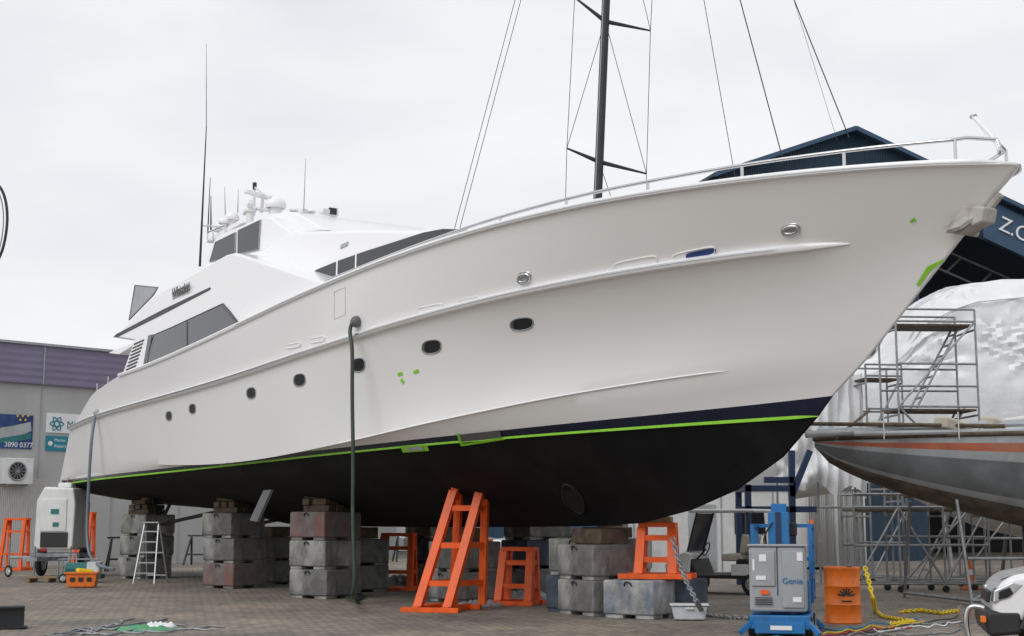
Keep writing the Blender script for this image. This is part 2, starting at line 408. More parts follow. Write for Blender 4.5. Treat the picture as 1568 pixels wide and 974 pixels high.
for (cx,cy,w,hh,mm) in [(973,404,66,15,'house'),(1063,389,64,13,'house'),(1074,387,46,9,'sign_b'),(719,460,32,9,'house'),(659,472,38,8,'house'),(487,520,22,7,'house'),(451,529,20,6,'house')]:
    patch('scupper_recess',sell(cx,cy,w,hh,e=4,sl=-.2),M[mm],0.012 if mm=='house' else .022,M['white'] if mm=='house' else None,0.012)
for quad in [[(609,571),(616,569),(617,574),(610,576)],[(633,568),(641,565),(642,570),(634,572)],[(613,582),(616,579),(620,584),(617,588)],[(1393,338),(1400,333),(1404,338),(1395,341)],[(1403,436),(1420,408),(1446,396),(1443,401),(1424,412),(1408,438)],[(1356,507),(1361,503),(1365,507),(1360,511)]]:
    patch('tape_marks',quad,M['tape'],0.012)
patch('thruster_patch',[(704,665),(766,658),(769,668),(707,678)],M['dgrey'],0.02)
for q in [[(700,663),(704,663),(710,680),(706,681)],[(614,683),(655,680),(658,689),(618,692)],[(706,679),(770,669),(774,672),(708,682)]]:
    patch('masking_patch',q,M['tape'],0.024)
patch('masking_patch_inner',[(624,684),(648,682),(650,687),(626,689)],M['hulllight'],0.03)
patch('bow_thruster_tunnel',sell(878,763,34,34,sl=.7),M['dark'],0.012,M['black2'],0.015)
o_=[cast(u,v,.002)[0] for u,v in [(512,447),(529,440),(529,482),(512,489)]]
Y.tube('side_hatch_seam',o_,.004,M['grey'],cyc=True,kind='POLY')
for i,(u,v) in enumerate([(338,711),(343,710),(348,709)]):
    p,n=cast(u,v,0.02)
    Y.text('draft_mark','A' if i==0 else '0',p,0.16,(R(80),0,0),M['sign_w'])

def pts_on(pix,pl): return [bp(u,v,*pl) for u,v in pix]
def prism(name,pix,pl,m,bev=0.05,seg=3):
    P=pts_on(pix,pl); n=len(P)
    V=[tuple(p) for p in P]+[(p.x,-p.y,p.z) for p in P]
    Fc=[tuple(range(n)),tuple(range(2*n-1,n-1,-1))]+[(i,(i+1)%n,n+(i+1)%n,n+i) for i in range(n)]
    return Y.mesh(name,V,Fc,m,bev=bev,seg=seg,ang=30)
def side(name,pix,pl,m,off=0.015,rim=None,rr=0.02,th=0.02):
    P=pts_on(pix,pl); n=len(P)
    for sd in (1,-1):
        a=[Vector((p.x,(p.y-off)*sd,p.z)) for p in P]; b_=[Vector((p.x,(p.y-off+th)*sd,p.z)) for p in P]
        Fc=[tuple(range(n)),tuple(range(2*n-1,n-1,-1))]+[(i,(i+1)%n,n+(i+1)%n,n+i) for i in range(n)]
        Y.mesh(name,a+b_,Fc,m)
        if rim: Y.tube(name+'_frame',a,rr,rim,cyc=True,kind='POLY')
A=(3.60,0.10,5.6)
prism('deckhouse_side',[(184,580),(205,522),(175,517),(197,493),(236,452),(346,390),(358,387),(372,391),(470,424),(500,433),(400,500),(371,506)],A,M['house'],0.06)
side('saloon_window',[(220,566),(227,543),(236,513),(262,502),(342,465),(352,476),(371,501),(369,508)],A,M['glass'],0.012,M['black2'],0.012)
side('saloon_window_pane',[(236,530),(238,514),(341,469),(368,500),(366,505),(228,560)],A,M['glassg'],0.02)
side('window_mullion',[(287,493),(289,492),(289,537),(287,538)],A,M['black2'],0.026)
side('aft_window',[(219,566),(228,514),(234,512),(225,564)],A,M['glass'],0.02)
side('deck_stripe',[(174,517),(178,512),(250,474),(322,440),(323,443),(252,480),(180,516)],A,M['black2'],0.014)
side('name_board',[(264,448),(291,432),(292,444),(265,459)],A,M['hulllight'],0.012)
pn=bp(266,457,*A); Y.text('name_lettering','Whistler',(pn.x,pn.y-.05,pn.z),0.36,(R(90),R(0),0),M['black2'])
for i in range(9):
    y0=523+i*5.6; x0=205-i*1.7
    side('louvre',[(x0+1,y0+3.2),(x0+16,y0-3.5),(x0+15,y0-1),(x0,y0+5.5)],A,M['black2'],0.016)
prism('aft_deck_overhang',[(165,541),(176,535),(205,524),(203,530),(182,543)],A,M['house'],0.02)
side('fly_bridge_wing_screen',[(199,490),(208,437),(243,440),(236,452)],(3.3,0.1,5.6),M['grey'],0.02,M['dgrey'],0.02)
Pm=(2.45,0.14,6.6,0.02,-4)
C=(2.72,0.18,6.3,0.055,0)
prism('coach_house',[(300,440),(313,404),(401,381),(440,357),(455,354),(560,351),(640,352),(690,350),(716,351),(742,354),(752,375),(520,440),(430,440)],C,M['house'],0.10,4)
side('coach_window',[(466,425),(486,413),(520,399),(560,385),(610,369),(650,356),(680,350.5),(712,351.5),(738,354),(700,374),(640,394),(560,412),(497,432)],C,M['glass'],0.02)
for q in [(517,402,424),(546,391,415)]:
    side('coach_window_mullion',[(q[0],q[1]-3),(q[0]+1.8,q[1]-3.5),(q[0]+1,q[2]),(q[0]-.8,q[2])],C,M['house'],0.03)
side('house_vent',[(523,375),(534,370),(533,376),(522,381)],C,M['grey'],0.02)
prism('pilothouse',[(309,412),(329,364),(340,357),(403,331),(415,333),(446,356),(440,392),(380,415)],Pm,M['house'],0.06,3)
side('pilothouse_window',[(322,401),(331,371),(362,356),(361,392)],Pm,M['glass'],0.02,M['grey'],0.015)
side('pilothouse_window_fwd',[(365,390),(366,353),(400,337),(397,382)],Pm,M['glass'],0.02,M['grey'],0.015)
prism('flybridge_coaming',[(398,335),(402,328),(440,324),(452,325),(500,352),(440,360)],(1.9,0.2,8.0),M['house'],0.06,3)
prism('hardtop_step',[(316,372),(322,362),(365,338),(372,341),(330,366)],(2.2,0.1,7.8),M['house'],0.03)
def Pb(u,v,b): return bp(u,v,b)
def whip(name,u0,v0,u1,v1,b,r=0.012):
    a=Pb(u0,v0,b); c=Pb(u1,v1,b)
    Y.bars(name,[(a,c,r*1.6,r*0.6)],r,M['darkmet'] if r>0.012 else M['grey'],n=8)
whip('whip_aerial',306,408,316,195,2.3,0.022)
whip('whip_aerial_top',316,195,316,67,2.3,0.011)
whip('whip_aerial_b',318,360,322,272,2.0,0.013)
whip('whip_aerial_c',345,330,344,286,1.6,0.01)
whip('whip_aerial_d',364,326,365,290,1.5,0.01)
whip('whip_aerial_e',465,324,468,243,0.6,0.01)
whip('whip_aerial_f',323,352,323,300,2.0,0.016)
def dome(u,v,b,r,hh=0.8,nm='radome'):
    p=Pb(u,v,b); Y.sphere(nm,p,r,M['house'],(1,1,hh),cut=-0.4); Y.cyl(nm+'_base',(p.x,p.y,p.z-r-.25),(p.x,p.y,p.z-r*.3),r*.6,M['wht'])
dome(422,314,0.8,0.28); dome(383,322,1.2,0.17); dome(355,334,1.6,0.2); dome(450,322,0.3,0.12,0.6); dome(543,346,-0.6,0.2,0.5); dome(476,324,0.2,0.14,0.5); dome(343,340,1.8,.15)
Y.bars('radar_mast',[(Pb(388,330,1),Pb(390,285,1),.05,.03),(Pb(400,326,1),Pb(403,300,1),.05,.04),(Pb(390,287,1),Pb(414,303,1),.03,.03),(Pb(386,318,1),Pb(412,322,1),.05),(Pb(309,345,2),Pb(336,347,2),.03)],.03,M['wht'])
q=Pb(402,300,1); Y.box('radar_scanner',(q.x,q.y,q.z),(.14,1.3,.12),M['house'],(0,0,R(25)),.03)
q=Pb(380,318,1.2); Y.box('radar_scanner_lower',(q.x,q.y,q.z),(.14,1.5,.12),M['house'],(0,0,R(75)),.03)
Y.bars('mast_light',[(Pb(390,290,1),Pb(390,280,1),.06)],.05,M['black2'])
q=Pb(508,325,0.2); Y.box('search_light',(q.x,q.y,q.z),(.22,.3,.24),M['wht'],(0,0,0),.05); Y.box('search_light_lens',(q.x+.12,q.y-.03,q.z),(.03,.22,.17),M['black2'],(0,0,0),.02); Y.bars('search_light_post',[(Pb(508,345,.2),Pb(508,328,.2))],.03,M['wht'])
for (u,v,b_) in [(496,324,.6),(520,342,0.0),(528,345,0),(336,352,1.9),(465,324,.4)]:
    q=Pb(u,v,b_); Y.box('roof_fitting',(q.x,q.y,q.z),(.2,.25,.13),M['wht'],(0,0,.3),.03)
Y.bars('flybridge_rail',[(Pb(318,356,2.1),Pb(345,345,2.1)),(Pb(318,372,2.1),Pb(318,356,2.1)),(Pb(326,366,2.1),Pb(326,352,2.1)),(Pb(345,345,2.1),Pb(345,357,2.1))],.018,M['steel'])
# bow rail
sh=lambda u,v: on_plan(u,v,PL['sheer'],ST['sheer'].x,0.07)
railpix=[(500,429),(550,411),(604,388),(678,360),(766,334),(867,304),(930,291),(992,279),(1060,265),(1136,253),(1210,242),(1292,231),(1380,222),(1462,214)]
posts=[(1462,214),(1292,231),(1136,253),(992,279),(867,304),(766,334),(678,360),(604,388)]
P=[sh(u,v) for u,v in railpix]
xs=[p.x for p in P]; zz=[p.z for p in P]; cz=np.polyfit(xs,zz,4)
def railpt(s): return Vector((s,-(PL['sheer'](ST['sheer'].x-s)-.07),float(np.polyval(cz,s))))
smax=max(xs); RP=[railpt(min(xs)+(smax-min(xs))*i/60) for i in range(61)]
g1=stem(1526,214); g2=stem(1534,228); g3=stem(1529,237)
e1=[RP[-1].lerp(Vector((g1.x-.2,-.25,g1.z+.05)),.5),Vector((g1.x-.2,-.3,g1.z+.03)),Vector((g1.x,0,g1.z))]
for sd in (1,-1):
    pts=[Vector((p.x,p.y*sd,p.z)) for p in RP+e1]
    Y.tube('bow_handrail',pts,0.026,M['steel'])
    sg=[]
    for (u,vt) in posts:
        s_=sh(u,vt).x; a=railpt(s_); zb=ZF['sheer'](s_)
        sg.append(((a.x,a.y*sd,a.z),(a.x,a.y*sd,zb)))
    Y.bars('rail_stanchions',sg,0.022,M['steel'])
Y.tube('pulpit_loop',[g1,g2,g3],.026,M['steel'])
Y.tube('bow_davit',[stem(1530,230),stem(1524,213),stem(1506,194),stem(1490,178)],.03,M['house'])
Y.tube('bow_davit_strut',[stem(1516,213),stem(1503,195),stem(1492,181)],.016,M['house'])
Y.bars('bow_davit_tip',[(stem(1487,179),stem(1494,178))],.03,M['grey'])
Y.mesh('anchor_fluke',[stem(1467,354),stem(1497,318),stem(1529,320),stem(1525,343),stem(1505,352),stem(1492,363)],[(0,1,2,3,4,5)],M['anch'],solid=0.28,bev=.03)
Y.bars('anchor_shank',[(stem(1490,350),stem(1532,298),.05,.05),(stem(1472,354)+Vector((0,-.3,0)),stem(1472,354)+Vector((0,.3,0)),.05)],.06,M['anch'])
Y.mesh('anchor_fluke_side',[stem(1500,322)+Vector((0,-.16,0)),stem(1520,326)+Vector((0,-.2,0)),stem(1512,350)+Vector((-.1,-.42,0)),stem(1490,356)+Vector((-.1,-.4,0))],[(0,1,2,3)],M['anch'],solid=.05)
Y.bars('aft_rail',[(aft[1]+Vector((0,.1,.0)),aft[1]+Vector((0,.1,.25))),(aft[2]+Vector((0,.1,0)),aft[2]+Vector((0,.1,.3)))],.02,M['steel'])
q,n_=cast(150,632,.03); Y.sphere('aft_fairlead',q,.1,M['grey'])
for sd in (1,-1):
    py=-1.45*sd
    Y.cyl('prop_shaft',(-8,py,1.95),(-14.2,py,1.5),.05,M['darkmet'])
    Y.bars('shaft_strut',[((-13.6,py,1.55),(-13.5,py-.3,2.3),.05),((-13.6,py,1.55),(-13.5,py+.3,2.3),.05)],.05,M['black2'])
    Y.cyl('prop_hub',(-14.0,py,1.52),(-14.6,py,1.47),.13,M['brass'],.07)
    for k in range(5):
        a=2*math.pi*k/5
        V=[];Fc=[]
        for i in range(7):
            r=.1+.5*i/6; wd=(.06+.2*math.sin(math.pi*min(1,(i+.8)/7.2)))
            for sgn in (-1,1):
                aa=a+sgn*wd/r*0.8; V.append((-14.3+sgn*wd*.5,py+r*math.cos(aa),1.5+r*math.sin(aa)))
        for i in range(6): Fc.append((2*i,2*i+1,2*i+3,2*i+2))
        Y.mesh('prop_blade',V,Fc,M['brass'],smooth=True,solid=.02)
    Y.box('rudder',(-15.6,py,1.75),(.8,.08,1.2),M['black'],bev=.03)
Y.mesh('stabiliser_fin',[bp(407,752,2.9),bp(419,751,2.9),bp(397,800,3.1),bp(386,798,3.1)],[(0,1,2,3)],M['dgrey'],solid=.06)
h0,_=cast(549,496,.03)
ho=Obj('hanging_hose',(C0.x,C0.y,0),TH)
P=[h0+Vector((0,.1,.05)),h0+Vector((0,-.05,.1)),h0+Vector((-.1,-.12,-.1))]+[bp(u,v,-h0.y+.15) for u,v in [(540,530),(539,600),(541,700),(540,800),(543,870),(542,900),(538,915)]]
P=[p if p.z>.04 else Vector((p.x,p.y,.04)) for p in P]
g=[MBi@gnd(u,v,.03) for u,v in [(545,917),(556,916),(552,908),(535,912),(530,918),(548,922)]]
ho.tube('hose_line',P+g,.036,M['hose'])
Y.sphere('hose_cap',h0+Vector((0,-.02,.04)),.11,M['dgrey'])
ho2=Obj('hanging_hose',(C0.x,C0.y,0),TH)
q2,_=cast(150,632,.06)
P=[q2]+[bp(u,v,-q2.y+.15) for u,v in [(141,660),(137,720),(134,780),(133,820),(136,850),(150,868),(175,872)]]
ho2.tube('hose_line',P,.045,M['hoseg'])

# ------------------------------------------------------------------ supports
def block(o,name,c,m,rz=0,w=1.1,d=1.1,h=0.61):
    o.box(name,(c[0],c[1],c[2]+h/2+.03),(w,d,h-.065),m,(0,0,rz),.035)
    for sx in (-1,1):
        for sy in (-1,1):
            v=Matrix.Rotation(rz,3,'Z')@Vector((sx*(w/2-.2),sy*(d/2-.2),0))
            o.box(name+'_foot',(c[0]+v.x,c[1]+v.y,c[2]+.04),(.34,.34,.079),m,(0,0,rz),.01)
    v=Matrix.Rotation(rz,3,'Z')@Vector((0,-d/2-.004,0)); t=Matrix.Rotation(rz,3,'Z')@Vector((.07,0,0))
    e=Vector((c[0]+v.x,c[1]+v.y,c[2]+h-.1))
    o.tube(name+'_lifting_eye',[e-t,e-t+Vector((0,0,.07))+v*.05,e+t+Vector((0,0,.07))+v*.05,e+t],.011,M['darkmet'])
def stack(u,v,mats,rz=R(-37),w=1.1,d=1.1,tim=True,timh=.42,off=(0,.75),pos=None,hh=.61):
    g=gnd(u,v) if pos is None else pos
    o=Obj('concrete_block_stack',(g.x+off[0],g.y+off[1],0),0)
    for i,mm in enumerate(mats):
        block(o,'block_%d'%(i+1),(random.uniform(-.04,.04),random.uniform(-.03,.03),i*hh),M[mm],rz+random.uniform(-.05,.05),w,d,hh)
    z=len(mats)*hh
    if tim:
        n=3; t=timh/n
        for i in range(n):
            for k in (-1,0,1):
                a=rz+(math.pi/2 if i%2 else 0)+random.uniform(-.08,.08)
                vv=Matrix.Rotation(a,3,'Z')@Vector((0,k*.25,0))
                o.box('timber',(vv.x,vv.y,z+t*(i+.5)),(random.uniform(.75,.95)-.1*i,.2,t-.008),M['wood'],(0,0,a),.008)
        o.box('wedge',(.05,-.1,z+timh+.05),(.5,.2,.1),M['wood2'],(0,R(-12),rz),.01)
    return o
stack(492,918,['conc','concw','concr'])
stack(348,902,['concr','conc','conc'])
stack(212,887,['conc','conc','concw'])
def bw(s,b_): 
    return MB@Vector((s,-b_,0))
for s_ in (0.5,-4.0,-10.0):
    stack(0,0,['conc','concd','conc'],pos=bw(s_,-2.4),off=(0,0),rz=TH)
for s_ in (6.3,1.5,-3.5,-8.5):
    o=Obj('keel_block',bw(s_,0),TH); block(o,'block_1',(0,0,0),M['conc']); block(o,'block_2',(0,0,.61),M['conc'])
    o.box('packing',(0,0,1.36),(.9,.6,.26),M['wood'],bev=.01)
stack(902,940,['concd','concw'],rz=R(-30),w=1.0,d=1.0,tim=False,off=(-.05,.72),hh=.66)
g=gnd(925,935); o2=Obj('concrete_block_stack',(g.x+.35,g.y+1.0,0)); block(o2,'block_1',(0,0,0),M['conc'],R(-14),1.1,1.0,.66); block(o2,'block_2',(0,0,.66),M['concw'],R(-14),1.15,1.0,.64)
o2.box('timber',(-.2,0,1.41),(.9,.25,.2),M['wood'],(0,0,.2),.01); o2.box('timber_2',(-.2,.3,1.41),(.9,.25,.2),M['wood'],(0,0,.1),.01); o2.box('timber_top',(-.1,.1,1.56),(.5,.5,.09),M['wood2'],(0,0,-.3),.01)
g=gnd(1016,950); o3=Obj('concrete_block_stack',(g.x,g.y+.75,0)); block(o3,'block_1',(-.28,0,0),M['concb'],R(-34),.98,.98,.64); block(o3,'block_2',(.34,.42,0),M['concd'],R(-34),.85,.85,.64)

def stand(name,pos,rz,h,w=.6,dep=.75,slant=0.0,rungs=3,t=.055,base=None,z0=0):
    o=Obj(name,(pos[0],pos[1],z0),rz)
    bs=base or (w+.25,dep+.3)
    m=M['orange']
    o.box('base_left',(-w/2,0,.05),(.13,bs[1],.1),m,bev=.008); o.box('base_right',(w/2,0,.05),(.13,bs[1],.1),m,bev=.008)
    o.box('base_front',(0,-bs[1]/2+.06,.045),(bs[0],.14,.085),m,bev=.006); o.box('base_back',(0,bs[1]/2-.06,.045),(bs[0],.14,.085),m,bev=.006)
    yb=dep/2; yf=-dep/2; top=.12
    front=[];back=[]
    for sx in (-1,1):
        x0=sx*w/2; x1=sx*w/2*.9+slant
        front.append((Vector((x0,yf,.1)),Vector((x1,yb-top*2.2,h-.08))))
        back.append(((x0+slant*.8,yb,.1),(x1,yb,h-.08)))
    # front legs are channel sections: web + two flanges facing outwards
    V=[];Fc=[]
    for a,b_ in front:
        prof=[(-t,-t),(t,-t),(t,t),(t*.72,t),(t*.72,-t*.6),(-t*.72,-t*.6),(-t*.72,t),(-t,t)]
        o0=len(V); n=8
        for P in (a,b_): V+=[(P.x+p[0],P.y+p[1],P.z) for p in prof]
        Fc+=[tuple(range(o0,o0+n)),tuple(range(o0+2*n-1,o0+n-1,-1))]+[(o0+i,o0+(i+1)%n,o0+n+(i+1)%n,o0+n+i) for i in range(n)]
    o.mesh('front_legs',V,Fc,m,bev=.004)
    o.bars('back_legs',back,t*.8,m,square=True)
    sg=[]
    for i in range(rungs):
        f=(i+.6)/(rungs+.1)
        a=front[0][0].lerp(front[0][1],f); b_=front[1][0].lerp(front[1][1],f)
        sg.append((a,b_))
        c_=Vector(back[0][0]).lerp(Vector(back[0][1]),f); d_=Vector(back[1][0]).lerp(Vector(back[1][1]),f)
        if i==1: sg.append((c_,d_))
        sg.append((b_,d_)); 
        if i==0: sg.append((a,c_))
    o.bars('rungs',sg,t*.62,m,square=True)
    o.box('top_plate',(slant,yb-top,h-.04),(w+.06,.36,.08),m,bev=.006)
    for sx in (-1,1):
        o.box('gusset',(slant+sx*w*.43,yb-top,h-.16),(.02,.3,.2),m,bev=0)
    return o
g=gnd(672,938)
st=stand('orange_hull_stand',(g.x+.03,g.y+.55),R(-18),2.28,w=.58,dep=.9,slant=.42,rungs=3,t=.08,base=(1.1,1.3))
st.box('timber_pad',(.42,.3,2.33),(.3,.3,.1),M['wood2'],(R(-15),0,0),.01)
st.box('timber_pad_2',(.4,.3,2.43),(.2,.2,.1),M['wood'],(R(-20),0.1,0.4),.01)
g=gnd(793,928); stand('orange_hull_stand',(g.x,g.y+.4),R(-20),1.12,w=.62,dep=.5,rungs=2,t=.075)
g=gnd(606,905); stand('orange_hull_stand',(g.x,g.y+.4),R(-10),1.35,w=.75,dep=.5,rungs=2,t=.07)
g=gnd(730,903); stand('orange_hull_stand',(g.x,g.y+.4),R(-25),1.2,w=.5,dep=.5,rungs=2,t=.07)
g=gnd(1016,950); s4=stand('orange_hull_stand',(g.x,g.y+.85),R(-14),.95,w=.58,dep=.5,rungs=2,t=.075,base=(1.25,.8),z0=.65)
s4.box('timber_pad',(0,.1,1.0),(.5,.3,.1),M['wood2'],bev=.01)
for (u,v,h_,w_) in [(121,874,1.95,.5),(14,874,1.75,.75)]:
    g=gnd(u,v); stand('orange_hull_stand',(g.x,g.y+.4),R(-10),h_,w=w_,dep=.5,rungs=2,t=.055)

# ------------------------------------------------------------------ ground
def ground_mat():
    m=bpy.data.materials.new('brick_paving'); m.use_nodes=True; nt=m.node_tree;N=nt.nodes;L=nt.links;b=N['Principled BSDF']
    tc=N.new('ShaderNodeTexCoord'); mp=N.new('ShaderNodeMapping'); mp.inputs['Rotation'].default_value=(0,0,R(32)); L.new(tc.outputs['Object'],mp.inputs['Vector'])
    br=N.new('ShaderNodeTexBrick'); br.inputs['Scale'].default_value=1.0; br.inputs['Brick Width'].default_value=.24; br.inputs['Row Height'].default_value=.12; br.inputs['Mortar Size'].default_value=.009; br.inputs['Mortar Smooth'].default_value=.3
    br.inputs['Color1'].default_value=(.33,.285,.235,1); br.inputs['Color2'].default_value=(.20,.18,.16,1); br.inputs['Mortar'].default_value=(.055,.052,.046,1)
    mp2=N.new('ShaderNodeMapping'); mp2.inputs['Rotation'].default_value=(0,0,R(122)); L.new(tc.outputs['Object'],mp2.inputs['Vector'])
    L.new(mp.outputs['Vector'],br.inputs['Vector'])
    br2=N.new('ShaderNodeTexBrick'); 
    for k in ('Scale','Brick Width','Row Height','Mortar Size','Mortar Smooth','Color1','Color2','Mortar'): br2.inputs[k].default_value=br.inputs[k].default_value
    L.new(mp2.outputs['Vector'],br2.inputs['Vector'])
    ck=N.new('ShaderNodeTexChecker'); ck.inputs['Scale'].default_value=1/.48; L.new(mp.outputs['Vector'],ck.inputs['Vector'])
    mx=N.new('ShaderNodeMixRGB'); L.new(ck.outputs['Fac'],mx.inputs['Fac']); L.new(br.outputs['Color'],mx.inputs['Color1']); L.new(br2.outputs['Color'],mx.inputs['Color2'])
    n=N.new('ShaderNodeTexNoise'); n.inputs['Scale'].default_value=.35; n.inputs['Detail'].default_value=8; n.inputs['Roughness'].default_value=.65; L.new(tc.outputs['Object'],n.inputs['Vector'])
    r=N.new('ShaderNodeValToRGB'); r.color_ramp.elements[0].position=.32; r.color_ramp.elements[0].color=(.58,.59,.61,1); r.color_ramp.elements[1].position=.7; r.color_ramp.elements[1].color=(1.35,1.28,1.18,1)
    L.new(n.outputs['Fac'],r.inputs['Fac'])
    ml=N.new('ShaderNodeMixRGB'); ml.blend_type='MULTIPLY'; ml.inputs['Fac'].default_value=1; L.new(mx.outputs['Color'],ml.inputs['Color1']); L.new(r.outputs['Color'],ml.inputs['Color2'])
    n2=N.new('ShaderNodeTexNoise'); n2.inputs['Scale'].default_value=2.5; n2.inputs['Detail'].default_value=6; L.new(tc.outputs['Object'],n2.inputs['Vector'])
    r2=N.new('ShaderNodeValToRGB'); r2.color_ramp.elements[0].position=.56; r2.color_ramp.elements[1].position=.72; r2.color_ramp.elements[1].color=(.6,.6,.6,1); L.new(n2.outputs['Fac'],r2.inputs['Fac'])
    m3=N.new('ShaderNodeMixRGB'); m3.inputs['Color2'].default_value=(.075,.072,.068,1); L.new(r2.outputs['Color'],m3.inputs['Fac']); L.new(ml.outputs['Color'],m3.inputs['Color1'])
    L.new(m3.outputs['Color'],b.inputs['Base Color']); b.inputs['Roughness'].default_value=.8
    bm=N.new('ShaderNodeBump'); bm.inputs['Strength'].default_value=.5; bm.inputs['Distance'].default_value=.01; L.new(br.outputs['Fac'],bm.inputs['Height']); bm.invert=True
    L.new(bm.outputs['Normal'],b.inputs['Normal'])
    return m
me=bpy.data.meshes.new('ground'); me.from_pydata([(-1500,-200,0),(1500,-200,0),(1500,2800,0),(-1500,2800,0)],[],[(0,1,2,3)]); me.materials.append(ground_mat())
COL.objects.link(bpy.data.objects.new('ground',me))

# ------------------------------------------------------------------ left building
LB=Obj('grey_warehouse',(-18.7,52,0),R(45))
LB.box('wall',(1,5,3.35),(36,10,6.7),M['wall'],bev=0)
LB.box('fascia',(1,4.93,7.42),(36.2,10.2,1.44),M['purple'],bev=0)
LB.box('capping',(1,4.93,8.19),(36.4,10.4,.1),M['grey'],bev=.01)
for x in (-9,-6,-3,1.55,4.6,7.6): LB.box('panel_joint',(x,-.012,3.3),(.05,.03,6.6),M['grey'],bev=0)
LB.box('fascia_joint',(1.5,-.19,7.42),(.05,.03,1.44),M['grey'],bev=0)
LB.bars('roof_aerial',[((-.1,1,8.2),(-.1,1,9.3))],.05,M['darkmet'])
def onLB(u,v):
    o=Vector((0,0,H)); d=ray(u,v); nrm=Vector((math.sin(R(45)),-math.cos(R(45)),0)); p0=Vector((-18.7,52,0))
    t=(p0-o).dot(nrm)/d.dot(nrm); p=o+d*t
    return W(LB,[p])[0]
def lbsign(nm,u0,v0,u1,v1,m,th=.04):
    a=onLB(u0,v0); b_=onLB(u1,v1); LB.box(nm,((a.x+b_.x)/2,-th/2-.005,(a.z+b_.z)/2),(abs(b_.x-a.x),th,abs(a.z-b_.z)),m,bev=0)
    return a,b_
lbsign('banner_sign',-30,632,48,688,M['sign_b'])
a=[onLB(u,v) for u,v in [(-6,668),(0,655),(20,652),(46,646),(47,660),(30,668),(0,672)]]
LB.mesh('banner_boat_print',[(p.x,-.05,p.z) for p in a],[tuple(range(7))],M['hulllight'])
a=[onLB(u,v) for u,v in [(-6,672),(46,663),(47,672),(20,676),(-6,679)]]
LB.mesh('banner_boat_print_hull',[(p.x,-.054,p.z) for p in a],[tuple(range(5))],M['teal'])
a=onLB(5,684); LB.text('phone_number','3890 0377',(a.x,-.06,a.z),.26,(R(90),0,0),M['sign_w'])
for k in range(5): 
    a=onLB(26+k*4,637+(k%2)*6); LB.box('banner_star',(a.x,-.055,a.z),(.07,.01,.07),M['yellow'],(0,R(45),0),0)
lbsign('company_sign',71,632,130,665,M['sign_w'])
a=onLB(101,655); LB.text('company_lettering','METRO',(a.x,-.05,a.z),.36,(R(90),0,0),M['teal'])
a=onLB(86,649); LB.tube('company_logo',[[(a.x+.28*math.cos(t)*math.cos(p)-.1*math.sin(t)*math.sin(p),-.06,a.z+.1*math.sin(t)*math.cos(p)+.28*math.cos(t)*math.sin(p)) for t in [i*.5236 for i in range(12)]] for p in (0,1.05,2.1)],.018,M['sign_t'],cyc=True)
lbsign('service_sign',70,667,103,691,M['sign_t'])
for k in range(2):
    a=onLB(82,676+k*9); LB.text('service_lettering','Marine' if k==0 else 'Repairs',(a.x,-.05,a.z),.16,(R(90),0,0),M['sign_w'])
a=onLB(76,679); LB.cyl('service_logo',(a.x,-.05,a.z),(a.x,-.06,a.z),.09,M['sign_w'])
a=onLB(19,722)
LB.box('air_conditioner',(a.x,-.25,a.z),(1.15,.5,.95),M['wht'],bev=.03)
LB.tube('air_conditioner_fan_ring',[(a.x-.05+.34*math.cos(t),-.52,a.z+.34*math.sin(t)) for t in [i*.39 for i in range(16)]],.03,M['grey'],cyc=True)
LB.cyl('air_conditioner_fan',(a.x-.05,-.505,a.z),(a.x-.05,-.52,a.z),.3,M['black2'])
LB.bars('air_conditioner_grille',[((a.x-.05-.3*math.cos(t),-.53,a.z-.3*math.sin(t)),(a.x-.05+.3*math.cos(t),-.53,a.z+.3*math.sin(t))) for t in [i*.524 for i in range(6)]],.009,M['grey'])
LB.bars('air_conditioner_bracket',[((a.x-.4,-.02,a.z-.5),(a.x-.4,-.5,a.z-.5)),((a.x+.4,-.02,a.z-.5),(a.x+.4,-.5,a.z-.5))],.03,M['grey'])
a=onLB(60,780); LB.box('roller_door',(a.x,-.03,1.6),(3.2,.05,3.2),M['cont'],bev=0)

# ------------------------------------------------------------------ blue shed
SH=Obj('blue_boat_shed',(at(1303,200,60).x,60,0),R(15))
zr=at(1303,200,60).z
ta=.376
def shz(x): return zr-abs(x)*ta
FB=2.15
SH.mesh('gable_wall',[(-6.3,0,0),(3.0,0,0),(3.0,0,shz(3)-FB),(22,0,shz(22)-FB),(22,0,shz(22)),(0,0,zr),(-6.3,0,shz(-6.3))],[(0,1,2,5,6),(2,3,4,5)],M['shedblue'])
SH.mesh('sign_fascia',[(6.2,-.1,shz(6.2)-.25),(22,-.1,shz(22)-.25),(22,-.1,shz(22)-FB+.05),(6.2,-.1,shz(6.2)-FB+.05)],[(0,1,2,3)],M['flash'],solid=.05)
SH.mesh('side_wall',[(-6.3,0,0),(-6.3,0,shz(-6.3)),(-6.3,40,shz(-6.3)),(-6.3,40,0)],[(0,1,2,3)],M['shedblue'])
SH.mesh('roof',[(-6.6,-.4,shz(-6.6)+.1),(0,-.4,zr+.1),(0,40,zr+.1),(-6.6,40,shz(-6.6)+.1),(22,-.4,shz(22)+.1),(22,40,shz(22)+.1)],[(0,1,2,3),(1,4,5,2)],M['roof'],solid=.12)
SH.bars('barge_flashing',[((-6.6,-.42,shz(-6.6)),(0,-.42,zr)),((0,-.42,zr),(22,-.42,shz(22)))],.09,M['flash'],square=True)
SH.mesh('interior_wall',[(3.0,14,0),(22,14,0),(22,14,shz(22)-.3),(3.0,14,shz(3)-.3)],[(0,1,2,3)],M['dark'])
SH.mesh('interior_side',[(3.0,0.05,0),(3,14,0),(3,14,shz(3)-.3),(3,0.05,shz(3)-.3)],[(0,1,2,3)],M['dark'])
